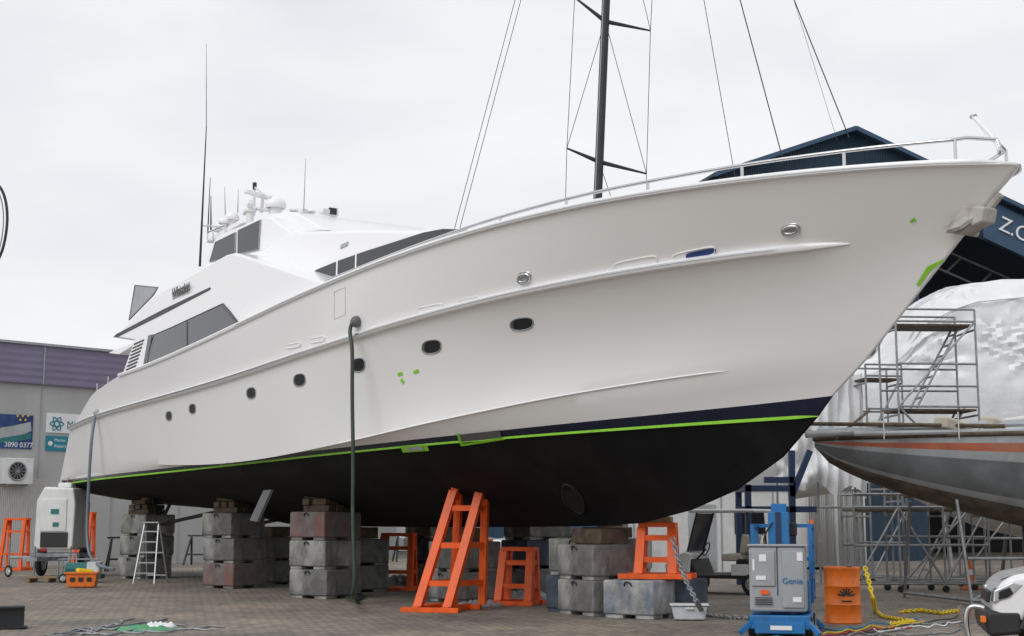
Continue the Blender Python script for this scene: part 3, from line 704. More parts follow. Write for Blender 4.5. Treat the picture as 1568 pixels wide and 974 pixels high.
for x in (11.0,14.5,16.5): SH.box('door_panel',(x+.6,.4,(shz(x+1.4)-FB)/2+.4),(1.9,.15,shz(x+1.4)-FB-.3),M['shedgrey'],bev=0)
SH.bars('portal_column',[((10,1.5,0),(10,1.5,shz(10)-FB+.4),.25)],.25,M['shedgrey'],square=True)
SH.bars('roof_truss',[((3,3,shz(3)-FB),(20,3,shz(20)-FB+.4)),((3,3,shz(3)-FB-1.0),(20,3,shz(20)-FB-.6))]+[((3+i*1.6,3,shz(3+i*1.6)-FB-1.0),(3.8+i*1.6,3,shz(3.8+i*1.6)-FB)) for i in range(10)],.06,M['galv'])
SH.sphere('high_bay_lamp',(8.3,2.5,9.6),.25,M['wht'])
def onSH(u,v):
    o=Vector((0,0,H)); d=ray(u,v); nrm=Vector((math.sin(R(15)),-math.cos(R(15)),0)); p0=Vector(SH.e.location)
    t=(p0-o).dot(nrm)/d.dot(nrm); return W(SH,[o+d*t])[0]
a=onSH(1524,352); SH.text('shed_lettering','Z.COM.AU',(a.x,-.2,a.z),.95,(R(90),math.atan(ta),0),M['sign_w'],.02)
# ------------------------------------------------------------------ sailing yacht mast behind
SY=Obj('sailing_yacht',(at(915,310,45).x,45,0),0)
ms=at(915,310,45); mt=at(928,0,45); dirm=(mt-ms).normalized()
lo=lambda p: Vector(p)-Vector((SY.e.location.x,45,0))
base=ms-dirm*((ms.z-3.6)/dirm.z); topm=mt+dirm*8
SY.bars('mast',[(lo(base),lo(topm),.15,.13)],.15,M['darkmet'],n=16)
SY.bars('mast_track',[(lo(base)+Vector((-.1,-.12,0)),lo(topm)+Vector((-.09,-.1,0)))],.02,M['grey'])
A2=lambda u,v,dy=0: lo(at(u,v,45+dy))
SY.bars('spreaders',[(A2(918,248),A2(868,227),.08,.03),(A2(918,248),A2(990,266),.08,.03),(A2(927,33),A2(880,-4),.08,.03),(A2(927,33),A2(996,47),.08,.03)],.05,M['darkmet'])
rg=[((866,305),(868,227)),((868,227),(880,-4)),((990,300),(990,266)),((990,266),(996,47)),((996,47),(1000,-30)),((868,227),(926,33)),((990,266),(927,33)),((926,0),(880,-4)),((996,47),(985,0)),((918,250),(935,300))]
SY.bars('shrouds',[(A2(*a),A2(*b_)) for a,b_ in rg],.011,M['darkmet'],n=6)
rg=[((696,350),(790,-5)),((704,350),(799,-5)),((1128,285),(1077,-5)),((1199,245),(1132,-5)),((1300,210),(1214,-5)),((1282,215),(1214,-5))]
SY.bars('stays',[(A2(*a),A2(*b_),(.007 if i in (5,) else (.012 if i==2 else (.011 if i<2 else .019)))) for i,(a,b_) in enumerate(rg)],.02,M['darkmet'],n=6)
def sailhull(L,beam,prof,matrows):
    n=40;k=12;V=[];Fc=[];idx=[]
    for side_ in (1,-1):
        o0=len(V)
        for i in range(n+1):
            x=i/n; zs_,zb=prof(x); hb=beam/2*math.sin(math.pi*min(1,max(0,(x*.86+0.0))))**.62 if x>0 else 0
            if x>=.55: hb=beam/2*(1-.35*((x-.55)/.45)**2)
            for j in range(k+1):
                w=j/k; a=w*math.pi/2
                V.append((x*L,side_*hb*math.cos(a)**.7 if j<k else 0, zs_+(zb-zs_)*math.sin(a)**1.15))
        for i in range(n):
            for j in range(k):
                Fc.append((o0+i*(k+1)+j,o0+i*(k+1)+j+1,o0+(i+1)*(k+1)+j+1,o0+(i+1)*(k+1)+j)); idx.append(matrows[j])
    hn=(n+1)*(k+1)
    for i in range(n): Fc.append((i*(k+1),(i+1)*(k+1),hn+(i+1)*(k+1),hn+i*(k+1))); idx.append(0)
    return V,Fc,idx
V,Fc,idx=sailhull(13,3.8,lambda x:(3.6+.5*(1-x)**2,3.5-1.7*math.sin(min(1,x*2.2)*math.pi/2)**.8+ (.8*max(0,x-.6)/.4)),[0]*12)
SY.mesh('hull',[(v[0]-5,v[1]+1,v[2]) for v in V],Fc,M['wht'],smooth=True)
SY.box('keel',(1.5,1,1.1),(2.2,.3,1.8),M['black'],bev=.08)
# ------------------------------------------------------------------ grey sailing yacht on the right
p=at(1252,680,29); GS=Obj('grey_sailing_yacht',(p.x,29.3,0),R(8))
zt=at(1252,676,29).z
def gprof(x):
    zs_=zt+.02+.25*x
    zb=zt-.1-1.72*(min(1,x/0.36))**.62 if x<.36 else zt-1.82+(x-.36)*.3
    return (zs_,zb)
V,Fc,idx=sailhull(14,3.9,gprof,[3,1,3,2,2,2,2,3,4,4,4,4])
mats=[M['hulllight'],M['hullor'],M['hullgrey'],M['hulllight'],M['hullbrown']]
GS.mesh('hull',V,Fc,None,smooth=True,mats=mats,idx=idx)
GS.tube('toe_rail',[Vector(V[i*13])+Vector((0,-.0,.04)) for i in range(41)],.05,M['wood2'])
GS.tube('toe_rail_near',[Vector(V[41*13+i*13])+Vector((0,-.0,.04)) for i in range(41)],.05,M['wood'])
GS.box('cabin',(7,0,zt+.35),(5,2,.5),M['wht'],bev=.15)
GS.bars('stanchions',[((1+i*1.5,-1.2-.15*min(i,4),zt),(1+i*1.5,-1.2-.15*min(i,4),zt+.55)) for i in range(7)],.015,M['steel'])
GS.bars('bowsprit',[((.3,0,zt+.1),(-.8,0,zt+.4),.05)],.05,M['galv'])
GS.bars('boom_spars',[((-.4,-.6,zt+.12),(8,-1.2,zt+.62),.07),((0,-.2,zt+.22),(6,-1.5,zt+.40),.05),((.5,-.9,zt+.12),(5,-1.6,zt+.2),.05)],.06,M['hulllight'])
GS.bars('boom_spars_dark',[((-.6,-.4,zt+.35),(3.5,-1.3,zt+.28),.04),((.2,-.7,zt+.05),(1.4,.5,zt+.7),.03)],.04,M['wood'])
for (x,y,z,sx) in [(1.3,-.5,.25,.5),(2.6,-.9,.3,.7),(3.5,-.8,.35,.4)]: GS.box('deck_gear',(x,y,zt+z),(sx,.4,.25),M['canvas'],(.1,.2,.3),.06)
GS.box('keel',(6,0,1.1),(3.0,.4,1.4),M['hullbrown'],bev=.1)
GS.tube('hanging_strap',[(3.9,-1.9,zt+.2),(3.95,-1.98,zt-.6),(3.95,-1.8,zt-1.3),(3.95,-1.3,zt-1.8)],.03,M['wood'])
GS.bars('cradle',[((2.5+i*3,sy,0),(2.5+i*3,sy*.7,2.05)) for i in range(4) for sy in (-1.6,1.6)]+[((2.5+i*3,-1.6,.1),(2.5+i*3,1.6,.1)) for i in range(4)]+[((2.5,-1.6,.1),(11.5,-1.6,.1)),((2.5,-1.5,.9),(11.5,-1.5,.9)),((2.5,-1.6,.1),(5.5,-1.3,1.5)),((8.5,-1.6,.1),(5.5,-1.3,1.5))],.035,M['galv'])
# ------------------------------------------------------------------ shrink-wrapped boat
# film stretched over a hull + a stepped wheelhouse: planar panels meeting at hard creases
SW=Obj('shrink_wrapped_boat',(at(1322,600,40).x,41,0),R(6))
ztop=at(1500,422,40).z; zb_=at(1400,645,40).z-1.2
def Zp(v): return at(1450,v,40).z
#  stations: x, half breadth at deck, deck z, shoulder half breadth, shoulder z, roof half breadth, roof z
stn=[(0.0,.12,Zp(590),.10,Zp(575),.05,Zp(565)),
     (.7,.95,Zp(592),.85,Zp(560),.30,Zp(535)),
     (1.15,1.35,Zp(594),1.2,Zp(535),.8,Zp(492)),
     (1.55,1.6,Zp(595),1.45,Zp(500),1.1,Zp(470)),
     (2.3,2.0,Zp(596),1.8,Zp(478),1.3,Zp(447)),
     (2.9,2.25,Zp(597),2.0,Zp(468),1.4,Zp(434)),
     (4.2,2.5,Zp(598),2.25,Zp(462),1.55,Zp(427)),
     (5.6,2.6,Zp(600),2.35,Zp(458),1.6,Zp(422)),
     (7.4,2.65,Zp(600),2.4,Zp(455),1.6,Zp(419)),
     (10,2.65,Zp(602),2.4,Zp(455),1.6,Zp(418)),
     (15,2.5,Zp(602),2.3,Zp(460),1.5,Zp(425))]
fx=[pchip([s[0] for s in stn],[s[i] for s in stn]) for i in range(1,7)]
def lin(x,i):
    for a,b_ in zip(stn,stn[1:]):
        if x<=b_[0]: t=(x-a[0])/(b_[0]-a[0]); return a[i]+(b_[i]-a[i])*t
    return stn[-1][i]
random.seed(21)
NX=120; V=[];Fc=[]
# crease network: radial folds from random tie points
ties=[(random.uniform(.3,9),random.uniform(zb_,ztop),random.uniform(0,6.28),random.randint(7,12)) for _ in range(26)]
def film(x,z):
    s_=0
    for (tx,tz,ph,nf) in ties:
        dx=x-tx; dz=z-tz; r=math.hypot(dx,dz)
        if r<1.5:
            w=(1-r/1.5)
            s_+=w*w*(.5-abs(((math.atan2(dz,dx)+ph)*nf/6.283)%1-.5)*2)*min(1,r*3)*.16
    return s_+.03*noise.noise(Vector((x*3,z*3,2)))
ringn=0
for i in range(NX+1):
    x=i/NX*15
    hb,dz,sb,sz,rb,rz_=[lin(x,q) for q in range(1,7)]
    ctrl=[(hb*.92,zb_-.5),(hb,dz),(sb,sz),(rb,rz_),(0,rz_+.12)]
    pts=[]
    divs=[8,26,10,6]
    for q in range(4):
        for d_ in range(divs[q]):
            t=d_/divs[q]; pts.append((ctrl[q][0]+(ctrl[q+1][0]-ctrl[q][0])*t,ctrl[q][1]+(ctrl[q+1][1]-ctrl[q][1])*t))
    pts.append(ctrl[4]); full=[(-a,b_) for a,b_ in pts]+[(a,b_) for a,b_ in pts[::-1][1:]]
    ringn=len(full)
    for (yy,z) in full:
        sag=-.06*abs(math.sin(x*math.pi/1.3))
        f_=(film(x,z)+sag)*min(1,x*1.5+.1)
        V.append((x,yy+(-1 if yy<0 else 1)*f_,z+f_*.4))
for i in range(NX):
    for j in range(ringn-1): Fc.append((i*ringn+j,(i+1)*ringn+j,(i+1)*ringn+j+1,i*ringn+j+1))
Fc.append(tuple(range(ringn)))
SW.mesh('wrap_cover',V,Fc,M['wrap'],smooth=True,ang=22)
V,Fc,idx=sailhull(15,4.8,lambda x:(zb_+.4,zb_-2.2*math.sin(min(1,x*2.4)*math.pi/2)**.8),[0]*12)
SW.mesh('hull',[(v[0]+.3,v[1],v[2]) for v in V],Fc,M['wht'],smooth=True)
SW.bars('props',[((2+3*i,sy*1.8,0),(2+3*i,sy*1.2,zb_-1.4)) for i in range(4) for sy in (-1,1)],.06,M['galv'])
SW.bars('seam_tape',[((stn[i][0],-stn[i][3]-.05,stn[i][4]+.0),(stn[i+1][0],-stn[i+1][3]-.05,stn[i+1][4]+.0)) for i in range(3,9)],.025,M['sign_w'])
HT=Obj('hanging_plastic_sheet',(at(1190,735,38).x,38,0),R(4)); V=[];Fc=[];n=60;k=24
tl=pchip([0,.25,.5,.75,1.0],[at(1190,690,38).z,at(1230,672,38).z,at(1265,610,38).z,at(1300,580,38).z,at(1330,570,38).z])
wd_=at(1330,700,38).x-at(1190,700,38).x
for i in range(n+1):
    f=i/n; zt_=tl(f); zb2=at(1200,738,38).z-.3*f+.15*math.sin(f*17)
    for j in range(k+1):
        g_=j/k; z=zt_+(zb2-zt_)*g_
        V.append((f*wd_,.13*abs(math.sin(f*26+g_*1.5))+.3*noise.noise(Vector((f*5,g_*3,1))),z))
for i in range(n):
    for j in range(k): Fc.append((i*(k+1)+j,(i+1)*(k+1)+j,(i+1)*(k+1)+j+1,i*(k+1)+j+1))
HT.mesh('sheet',V,Fc,M['wrap'],smooth=True,ang=40)
HT.bars('support_frame',[((x,.4,0),(x,.4,tl(x/wd_)-.05)) for x in (.1,wd_*.5,wd_-.05)]+[((.1,.4,2.0),(wd_,.4,2.0))],.03,M['galv'])
# ------------------------------------------------------------------ scaffolds
def scaffold(pos,rz,nx,lx,ly,levels,lh,ladder=False):
    o=Obj('scaffold_tower',(pos[0],pos[1],0),rz); sg=[];ht=levels*lh+.5
    for i in range(nx+1):
        for y in (0,ly): sg.append(((i*lx,y,0.12),(i*lx,y,ht)))
        for l in range(1,levels+1): sg.append(((i*lx,0,l*lh),(i*lx,ly,l*lh)))
    for l in range(0,levels+1):
        for y in (0,ly):
            sg.append(((0,y,l*lh+.2),(nx*lx,y,l*lh+.2)))
            if l>=1: sg.append(((0,y,min(ht,l*lh+.7)),(nx*lx,y,min(ht,l*lh+.7))))
            if l<levels: sg.append(((0,y,l*lh+.2+lh*.5),(nx*lx,y,l*lh+.2+lh*.5)))
    for i in range(nx):
        for l in range(levels):
            a=(i*lx,0,l*lh+.2);b_=((i+1)*lx,0,(l+1)*lh+.2)
            if (i+l)%2: a=(a[0],0,b_[2]);b_=(b_[0],0,l*lh+.2)
            sg.append((a,b_))
    if ladder:
        for l in range(levels):
            x1=.3*lx;x2=.9*lx
            sg.append(((x1,.4,l*lh+.2),(x2,.4,(l+1)*lh+.2)));sg.append(((x1,.9,l*lh+.2),(x2,.9,(l+1)*lh+.2)))
            for q in range(1,8):
                f=q/8; sg.append(((x1+(x2-x1)*f,.4,l*lh+.2+lh*f),(x1+(x2-x1)*f,.9,l*lh+.2+lh*f)))
    o.bars('tubes',sg,.028,M['galv'],n=7)
    for l in range(1,levels+1): o.box('deck_planks',(nx*lx/2,ly/2,l*lh+.13),(nx*lx,ly*.8,.05),M['wood'],bev=0)
    o.bars('castors',[((i*lx,y-.03,.08),(i*lx,y+.03,.08)) for i in range(nx+1) for y in (0,ly)],.08,M['rubber'],n=12)
    return o
pz=at(1370,640,35); scaffold((pz.x,34.6),R(4),1,2.0,1.3,3,2.1,ladder=True)
pz=at(1290,640,34); scaffold((pz.x,33.2),R(3),3,1.05,1.0,1,1.75)
pz=at(1415,640,36); scaffold((pz.x+.9,36.5),R(-4),3,1.6,1.2,1,2.0)
pz=at(1335,640,37); scaffold((pz.x,37.5),R(8),1,1.0,1.0,3,1.75)

# ------------------------------------------------------------------ blue cradle, containers
g=at(1145,800,36); BC=Obj('blue_boat_cradle',(g.x,36,0),0)
def BB(u,v): q=at(u,v,36); return Vector((q.x-g.x,0,q.z))
BC.bars('frame',[((0,0,0),BB(1145,742)),(BB(1212,800)*1+Vector((0,0,-1.5)),BB(1212,690)),(BB(1140,748),BB(1215,748)),(BB(1130,780),BB(1250,780)),(BB(1170,735),BB(1215,735)),((0,1.5,0),BB(1145,742)+Vector((0,1.5,0))),(BB(1212,760),BB(1240,690)),(BB(1145,748),BB(1145,748)+Vector((0,1.5,0)))],.075,M['dblue'],square=True)
g=gnd(1250,868); CT=Obj('shipping_container',(g.x+.1,g.y-3,0),R(6))
CT.box('body',(0,3,1.45),(2.1,6,2.75),M['cont'],bev=.02)
for x in (-1.0,-.02,.02,1.0): CT.box('door_edge',(x,-.03,1.45),(.05,.05,2.7),M['wht'],bev=.005)
CT.bars('lock_rods',[((x,-.07,.2),(x,-.07,2.75)) for x in (-.75,-.35,.35,.75)],.02,M['galv']); CT.box('header',(0,-.03,2.78),(2.1,.08,.1),M['wht'],bev=.01)
q=at(1120,800,44); SCB=Obj('site_cabin',(q.x,44,0),R(3))
SCB.box('body',(-.9,1.3,1.33),(5.4,2.5,2.5),M['wht'],bev=.03); SCB.box('roof_edge',(-.9,1.3,2.62),(5.5,2.6,.1),M['grey'],bev=.01)
SCB.box('window',(.55,.03,1.6),(.9,.05,.7),M['glass'],bev=.01); SCB.box('door',(-.9,.03,1.15),(.85,.05,2.0),M['hulllight'],bev=.01)
for x in (-3,-.3,1.3): SCB.box('panel_joint',(x,.035,1.33),(.04,.02,2.4),M['grey'],bev=0)
for x in (-3,-.9,1.5): SCB.box('skid',(x,1.3,.04),(.2,2.4,.09),M['darkmet'],bev=0)
BS=Obj('distant_warehouse',(30,110,0),R(-4)); BS.box('walls',(0,0,3),(60,14,6),M['wall'],bev=0); BS.ext('roof',[(-30.5,6),(30.5,6),(30.5,6.2),(0,8.0),(-30.5,6.2)],-7.3,7.3,M['roof'])
for i in range(7): BS.box('roller_door',(-24+i*8,-7.03,2),(4,.05,4),M['shedgrey'],bev=0)
BS2=Obj('distant_warehouse',(-22,105,0),R(6)); BS2.box('walls',(0,0,2.6),(40,12,5.2),M['wall'],bev=0); BS2.ext('roof',[(-20.5,5.2),(20.5,5.2),(20.5,5.4),(0,6.9),(-20.5,5.4)],-6.3,6.3,M['roof'])
for i in range(5): BS2.box('roller_door',(-16+i*8,-6.03,1.9),(4,.05,3.8),M['dark'],bev=0)

def wheel(o,c,r,w,axis='Y',rim='alu'):
    a=Vector(c); d=Vector((0,w/2,0)) if axis=='Y' else Vector((w/2,0,0))
    o.cyl('tyre',a-d,a+d,r,M['rubber'],n=28,bev=r*.12)
    o.cyl('rim',a-d*1.04,a+d*1.04,r*.6,M[rim],n=20); o.cyl('hub',a-d*1.1,a+d*1.1,r*.16,M['darkmet'],n=10)
    for k in range(5):
        t=2*math.pi*k/5; e=Vector((math.cos(t),0,math.sin(t))) if axis=='Y' else Vector((0,math.cos(t),math.sin(t)))
        for s_ in (-1,1): o.bars('spoke',[(a+d*1.07*s_,a+d*1.07*s_+e*r*.55)],r*.05,M['silver' if rim=='alu' else rim],n=6)

# ------------------------------------------------------------------ golf cart
g=gnd(1112,909); GC=Obj('golf_cart',(g.x,g.y+.1,0),R(-28))
GC.ext('floor_body',[(-1.15,.35),(1.15,.35),(1.2,.75),(.5,.8),(.35,.45),(-.45,.42),(-.6,.8),(-.95,.86),(-1.2,.62)],-.58,.58,M['black2'],.03)
GC.ext('front_cowl',[(-1.22,.45),(-.62,.45),(-.58,.9),(-.75,.95),(-1.05,.84),(-1.25,.65)],-.595,.595,M['wht'],.05)
GC.box('side_skirt',(.75,-.585,.55),(.8,.02,.25),M['wht'],bev=.01)
GC.box('seat',(.35,0,.82),(.5,1.1,.16),M['canvas'],bev=.04); GC.box('seat_back',(.62,0,1.12),(.12,1.1,.42),M['canvas'],(0,R(10),0),.04)
GC.bars('roof_posts',[((-.72,-.52,.9),(-.45,-.55,1.82)),((-.72,.52,.9),(-.45,.55,1.82)),((.85,-.52,.75),(.75,-.55,1.82)),((.85,.52,.75),(.75,.55,1.82))],.022,M['black2'])
GC.box('roof',(.15,0,1.86),(1.6,1.2,.08),M['wht'],bev=.04)
GC.mesh('windscreen',[(-.72,-.5,.92),(-.46,-.52,1.8),(-.46,.52,1.8),(-.72,.5,.92)],[(0,1,2,3)],M['glassg'],solid=.01)
GC.tube('steering_wheel',[(-.35+.06*math.sin(t),-.25+.17*math.cos(t),1.0+.15*math.sin(t)) for t in [i*.6283 for i in range(10)]],.015,M['black2'],cyc=True)
GC.bars('steering_column',[((-.6,-.25,.75),(-.36,-.25,1.0))],.02,M['black2'])
GC.box('rear_bag_rack',(1.05,0,.95),(.35,.9,.35),M['black2'],bev=.03)
for x in (-.82,.82):
    for y in (-.5,.5): wheel(GC,(x,y,.24),.24,.2)
# ------------------------------------------------------------------ mast lift
g=gnd(1210,975); SL=Obj('mast_lift_platform',(g.x,g.y+.55,0),R(-14))
SL.box('chassis',(0,0,.2),(.85,1.3,.2),M['blue'],bev=.02); SL.box('front_step',(0,-.62,.13),(.7,.12,.16),M['blue'],bev=.01)
for x in (-.4,.4):
    for y in (-.48,.5): wheel(SL,(x,y,.14),.14,.1,'X','grey')
SL.box('control_cabinet',(-.02,-.38,.80),(.80,.42,.92),M['grey'],bev=.04)
SL.box('cabinet_side_panel',(.2,-.60,.80),(.3,.03,.8),M['grey'],bev=.02); SL.box('cabinet_left_panel',(-.22,-.60,.95),(.34,.03,.5),M['grey'],bev=.02)
SL.box('cabinet_split',(-.02,-.593,1.0),(.012,.02,.85),M['black2'],bev=0); SL.box('top_lip',(-.02,-.38,1.275),(.84,.46,.03),M['grey'],bev=.01)
SL.text('brand_lettering','Genie',(.045,-.625,.74),.12,(R(90),0,0),M['blue'],.003)
for (x,z,m_,w_,h_) in [(-.22,1.1,'sign_w',.1,.1),(-.25,.82,'sign_w',.14,.06),(.3,1.12,'sign_w',.08,.12),(-.2,.62,'orange',.12,.06),(.25,.52,'sign_w',.12,.07),(-.35,1.0,'sign_w',.03,.16)]: SL.box('decal',(x,-.622,z),(w_,.008,h_),M[m_],bev=0)
for k in range(4): SL.box('cabinet_vent',(-.22,-.618,.45+.03*k),(.25,.01,.012),M['black2'],bev=0)
SL.box('step_label',(.02,-.69,.13),(.3,.01,.06),M['sign_w'],bev=0)
SL.box('mast_outer',(-.02,.02,1.0),(.30,.22,1.5),M['blue'],bev=.01); SL.box('mast_inner',(-.02,.14,1.15),(.22,.14,1.45),M['blue'],bev=.01)
SL.box('mast_groove',(-.02,-.095,1.3),(.08,.01,.9),M['dblue'],bev=0)
SL.bars('platform_rails',[((x,y,.45),(x,y,1.55)) for x in (-.42,.0,.42) for y in (.2,.95)]+[((x1,y1,z),(x2,y2,z)) for z in (.55,1.05,1.55) for (x1,y1,x2,y2) in ((-.42,.2,-.42,.95),(.42,.2,.42,.95),(-.42,.95,.42,.95))]+[((.42,.2,z),(.42,.95,z+.0)) for z in (.8,1.3)],.028,M['blue'],square=True)
SL.box('platform_floor',(0,.58,.45),(.85,.78,.06),M['blue'],bev=.01); SL.box('toe_board',(.425,.58,.58),(.02,.78,.2),M['blue'],bev=0)
SL.box('platform_control',(.1,.25,1.5),(.26,.16,.2),M['black2'],bev=.02); SL.box('battery_box',(.3,.1,.55),(.22,.6,.45),M['blue'],bev=.02)
SL.bars('outriggers',[((sx*.35,sy*.6,.25),(sx*.55,sy*.72,.05)) for sx in (-1,1) for sy in (-1,1)],.03,M['blue'],square=True)
SL.tube('cable',[(-.1,-.1,1.6),(-.25,-.15,1.4),(-.2,-.16,1.2),(-.1,-.12,1.0)],.012,M['rubber'])
SL.bars('warning_light',[((.42,.95,1.56),(.42,.95,1.64))],.03,M['orange2'])
# ------------------------------------------------------------------ drum
g=gnd(1298,956); DR=Obj('oil_drum',(g.x,g.y+.3,0),0)
nz=[(0,.29),(.02,.3),(.04,.29),(.28,.285),(.295,.298),(.31,.285),(.57,.285),(.585,.298),(.60,.285),(.85,.288),(.87,.3),(.89,.29),(.885,.27),(.875,.268)]
V=[];Fc=[];A_=40
for z,r in nz:
    for i in range(A_):
        t_=2*math.pi*i/A_; rr=r*(1-.012*max(0,noise.noise(Vector((math.cos(t_)*2,math.sin(t_)*2,z*3)))*2))
        V.append((rr*math.cos(t_),rr*math.sin(t_),z))
for j in range(len(nz)-1):
    for i in range(A_): Fc.append((j*A_+i,j*A_+(i+1)%A_,(j+1)*A_+(i+1)%A_,(j+1)*A_+i))
Fc.append(tuple(range((len(nz)-1)*A_,len(nz)*A_)))
DR.mesh('shell',V,Fc,M['orange2'],smooth=True,ang=50)
for k in range(7):
    a=-math.pi/2+(k-3)*.1; t=(k-3)*.45; r=.29
    c_=Vector((r*math.cos(a),r*math.sin(a),.44+.07*math.cos(t))); DR.box('leaf_emblem',c_,(.025,.012,.11),M['black2'],(0,t,a+math.pi/2),.004)
DR.box('emblem_bar',(0,-.29,.36),(.16,.012,.02),M['black2'],bev=0)
DR.cyl('bung',(.1,-.1,.87),(.1,-.1,.9),.04,M['darkmet'])
g=gnd(1058,951); TB=Obj('plastic_tub',(g.x,g.y+.2,0),R(-5))
TB.ext('tub_body',[(-.25,.01),(.25,.01),(.3,.24),(-.3,.24)],-.17,.17,M['clear'],.03); TB.box('tub_lid',(0,0,.255),(.64,.4,.03),M['wht'],bev=.012); TB.box('tub_handle',(0,-.2,.2),(.14,.03,.03),M['wht'],bev=.01)
# ------------------------------------------------------------------ car
CAR=Obj('white_utility_car',(5.50,16.6,0),R(-14))
prof=[(.06,.42),(.0,.62),(.04,.84),(.20,.99),(.9,1.13),(1.1,1.17),(4.6,1.18),(4.62,.45),(4.0,.4),(3.9,.62),(3.6,.74),(3.3,.62),(3.2,.4),(1.15,.38),(1.07,.6),(.78,.76),(.45,.66),(.33,.42)]
CAR.ext('body',prof,0,1.75,M['carw'],.09,5)
CAR.ext('cabin',[(.95,1.13),(1.65,1.72),(1.9,1.79),(4.3,1.78),(4.6,1.15)],.12,1.63,M['carw'],.08,4)
CAR.mesh('windscreen',[(1.0,.2,1.17),(1.66,.28,1.72),(1.66,1.47,1.72),(1.0,1.55,1.17)],[(0,1,2,3)],M['glass'],solid=.02)
CAR.ext('side_windows',[(1.2,1.2),(1.75,1.66),(4.1,1.68),(4.2,1.2)],.105,.13,M['glass'],.0)
CAR.ext('bumper',[(-.05,.30),(-.09,.48),(-.05,.60),(.32,.60),(.33,.34)],-.01,1.76,M['black2'],.05,3)
CAR.box('grille',(-.0,.88,.74),(.05,.9,.14),M['black2'],(0,R(8),0),.02)
CAR.ext('headlamp',[(.01,.68),(.03,.83),(.24,.93),(.36,.90),(.2,.74)],-.014,.3,M['silver'],.02)
CAR.ext('headlamp_lens',[(.07,.72),(.08,.82),(.2,.87),(.24,.80),(.18,.75)],-.022,0,M['glass'],.01)
CAR.ext('headlamp_port',[(.01,.68),(.03,.83),(.24,.93),(.36,.90),(.2,.74)],1.45,1.762,M['silver'],.02)
CAR.tube('bonnet_seam',[(.12,.12,.945),(.3,.10,1.02),(.9,.10,1.14)],.006,M['black2'])
CAR.tube('wheel_arch_trim',[(.31,-.01,.40),(.41,-.015,.66),(.76,-.015,.78),(1.09,-.015,.64),(1.18,-.01,.40)],.035,M['black2'])
CAR.box('arch_liner',(.75,.5,.5),(.75,.9,.5),M['dark'],bev=0)
for x in (.75,3.6):
    for y in (.12,1.63): wheel(CAR,(x,y,.36),.36,.24)
CAR.tube('nudge_bar',[(-.08,.1,.62),(-.2,.12,.66),(-.28,.14,.58),(-.28,.14,.30),(-.2,.14,.20),(-.08,.12,.24)],.03,M['steel'])
CAR.bars('nudge_bar_cross',[((-.27,.16,.55),(-.27,1.6,.55)),((-.27,.16,.32),(-.27,1.6,.32))],.028,M['steel'])
CAR.box('indicator',(-.1,.05,.5),(.06,.16,.07),M['orange2'],bev=.01)
CAR.box('mirror',(1.35,-.1,1.25),(.12,.2,.16),M['carw'],bev=.04)
g=gnd(1487,903); TC=Obj('traffic_cone',(g.x,g.y,0)); TC.cyl('cone',(0,0,.03),(0,0,.7),.17,M['orange2'],.03); TC.box('cone_base',(0,0,.02),(.42,.42,.04),M['orange2'],bev=.01); TC.cyl('collar',(0,0,.35),(0,0,.48),.112,M['sign_w'],.088)

# ------------------------------------------------------------------ left machines
g=gnd(78,884); LT=Obj('compressor_trailer',(g.x,g.y+.9,0),R(-8)); LT.e.scale=(.86,.9,1.28)
LT.ext('canopy',[(-.75,.62),(.68,.62),(.72,1.7),(.62,2.05),(-.45,2.08),(-.72,1.75)],-.6,.6,M['wht'],.06)
LT.box('front_panel',(-.05,-.615,1.42),(.95,.03,.75),M['wht'],bev=.02); LT.box('front_vent',(0,-.615,.85),(1.0,.03,.35),M['black2'],bev=.01)
LT.box('panel_label',(0,-.635,1.5),(.3,.01,.12),M['teal'],bev=0); LT.box('panel_label_2',(.05,-.635,1.2),(.22,.01,.1),M['teal'],bev=0)
LT.box('top_beacon',(.1,0,2.12),(.5,.4,.12),M['wht'],bev=.03); LT.bars('lifting_eye',[((-.1,0,2.08),(-.1,0,2.25)),((.1,0,2.08),(.1,0,2.25)),((-.1,0,2.25),(.1,0,2.25))],.02,M['galv'])
LT.bars('chassis',[((-.85,-.5,.5),(.85,-.5,.5)),((-.85,.5,.5),(.85,.5,.5)),((-.85,-.5,.5),(-.85,.5,.5)),((.85,-.5,.5),(.85,.5,.5)),((-.5,-.6,.42),(-.5,-1.7,.42)),((.5,-.6,.42),(0,-1.7,.42)),((-.5,-1.7,.42),(0,-1.7,.42))],.045,M['galv'],square=True)
for x in (-.78,.78): wheel(LT,(x,.1,.33),.33,.18,'X')
LT.bars('jockey_wheel_post',[((-1.3,-1.2,.12),(-1.3,-1.2,.9)),((-1.3,-1.2,.45),(-.5,-1.2,.45))],.03,M['galv']); wheel(LT,(-1.3,-1.2,.14),.14,.06)
for sx in (-.6,.7): LT.bars('stabiliser_leg',[((sx,-.75,.02),(sx,-.75,.7))],.03,M['galv']); 
LT.box('side_light',(-.35,-.65,.62),(.2,.04,.08),M['lampr'],bev=.01)
g=gnd(115,893); TM=Obj('pressure_washer',(g.x,g.y+.5,0),R(5))
TM.box('frame_base',(0,0,.16),(1.15,.6,.12),M['teal'],bev=.02); TM.cyl('tank',(-.4,0,.36),(.3,0,.36),.17,M['teal'],bev=.03); TM.box('motor',(.35,0,.4),(.35,.4,.3),M['wht'],bev=.04); TM.bars('handle',[((-.55,-.25,.2),(-.55,-.25,.62)),((-.55,.25,.2),(-.55,.25,.62)),((-.55,-.25,.62),(.5,-.25,.62))],.02,M['galv'])
for x in (-.4,.4): wheel(TM,(x,-.33,.12),.12,.06)
g=gnd(122,900); CR=Obj('plastic_crate',(g.x,g.y+.2,0),R(8))
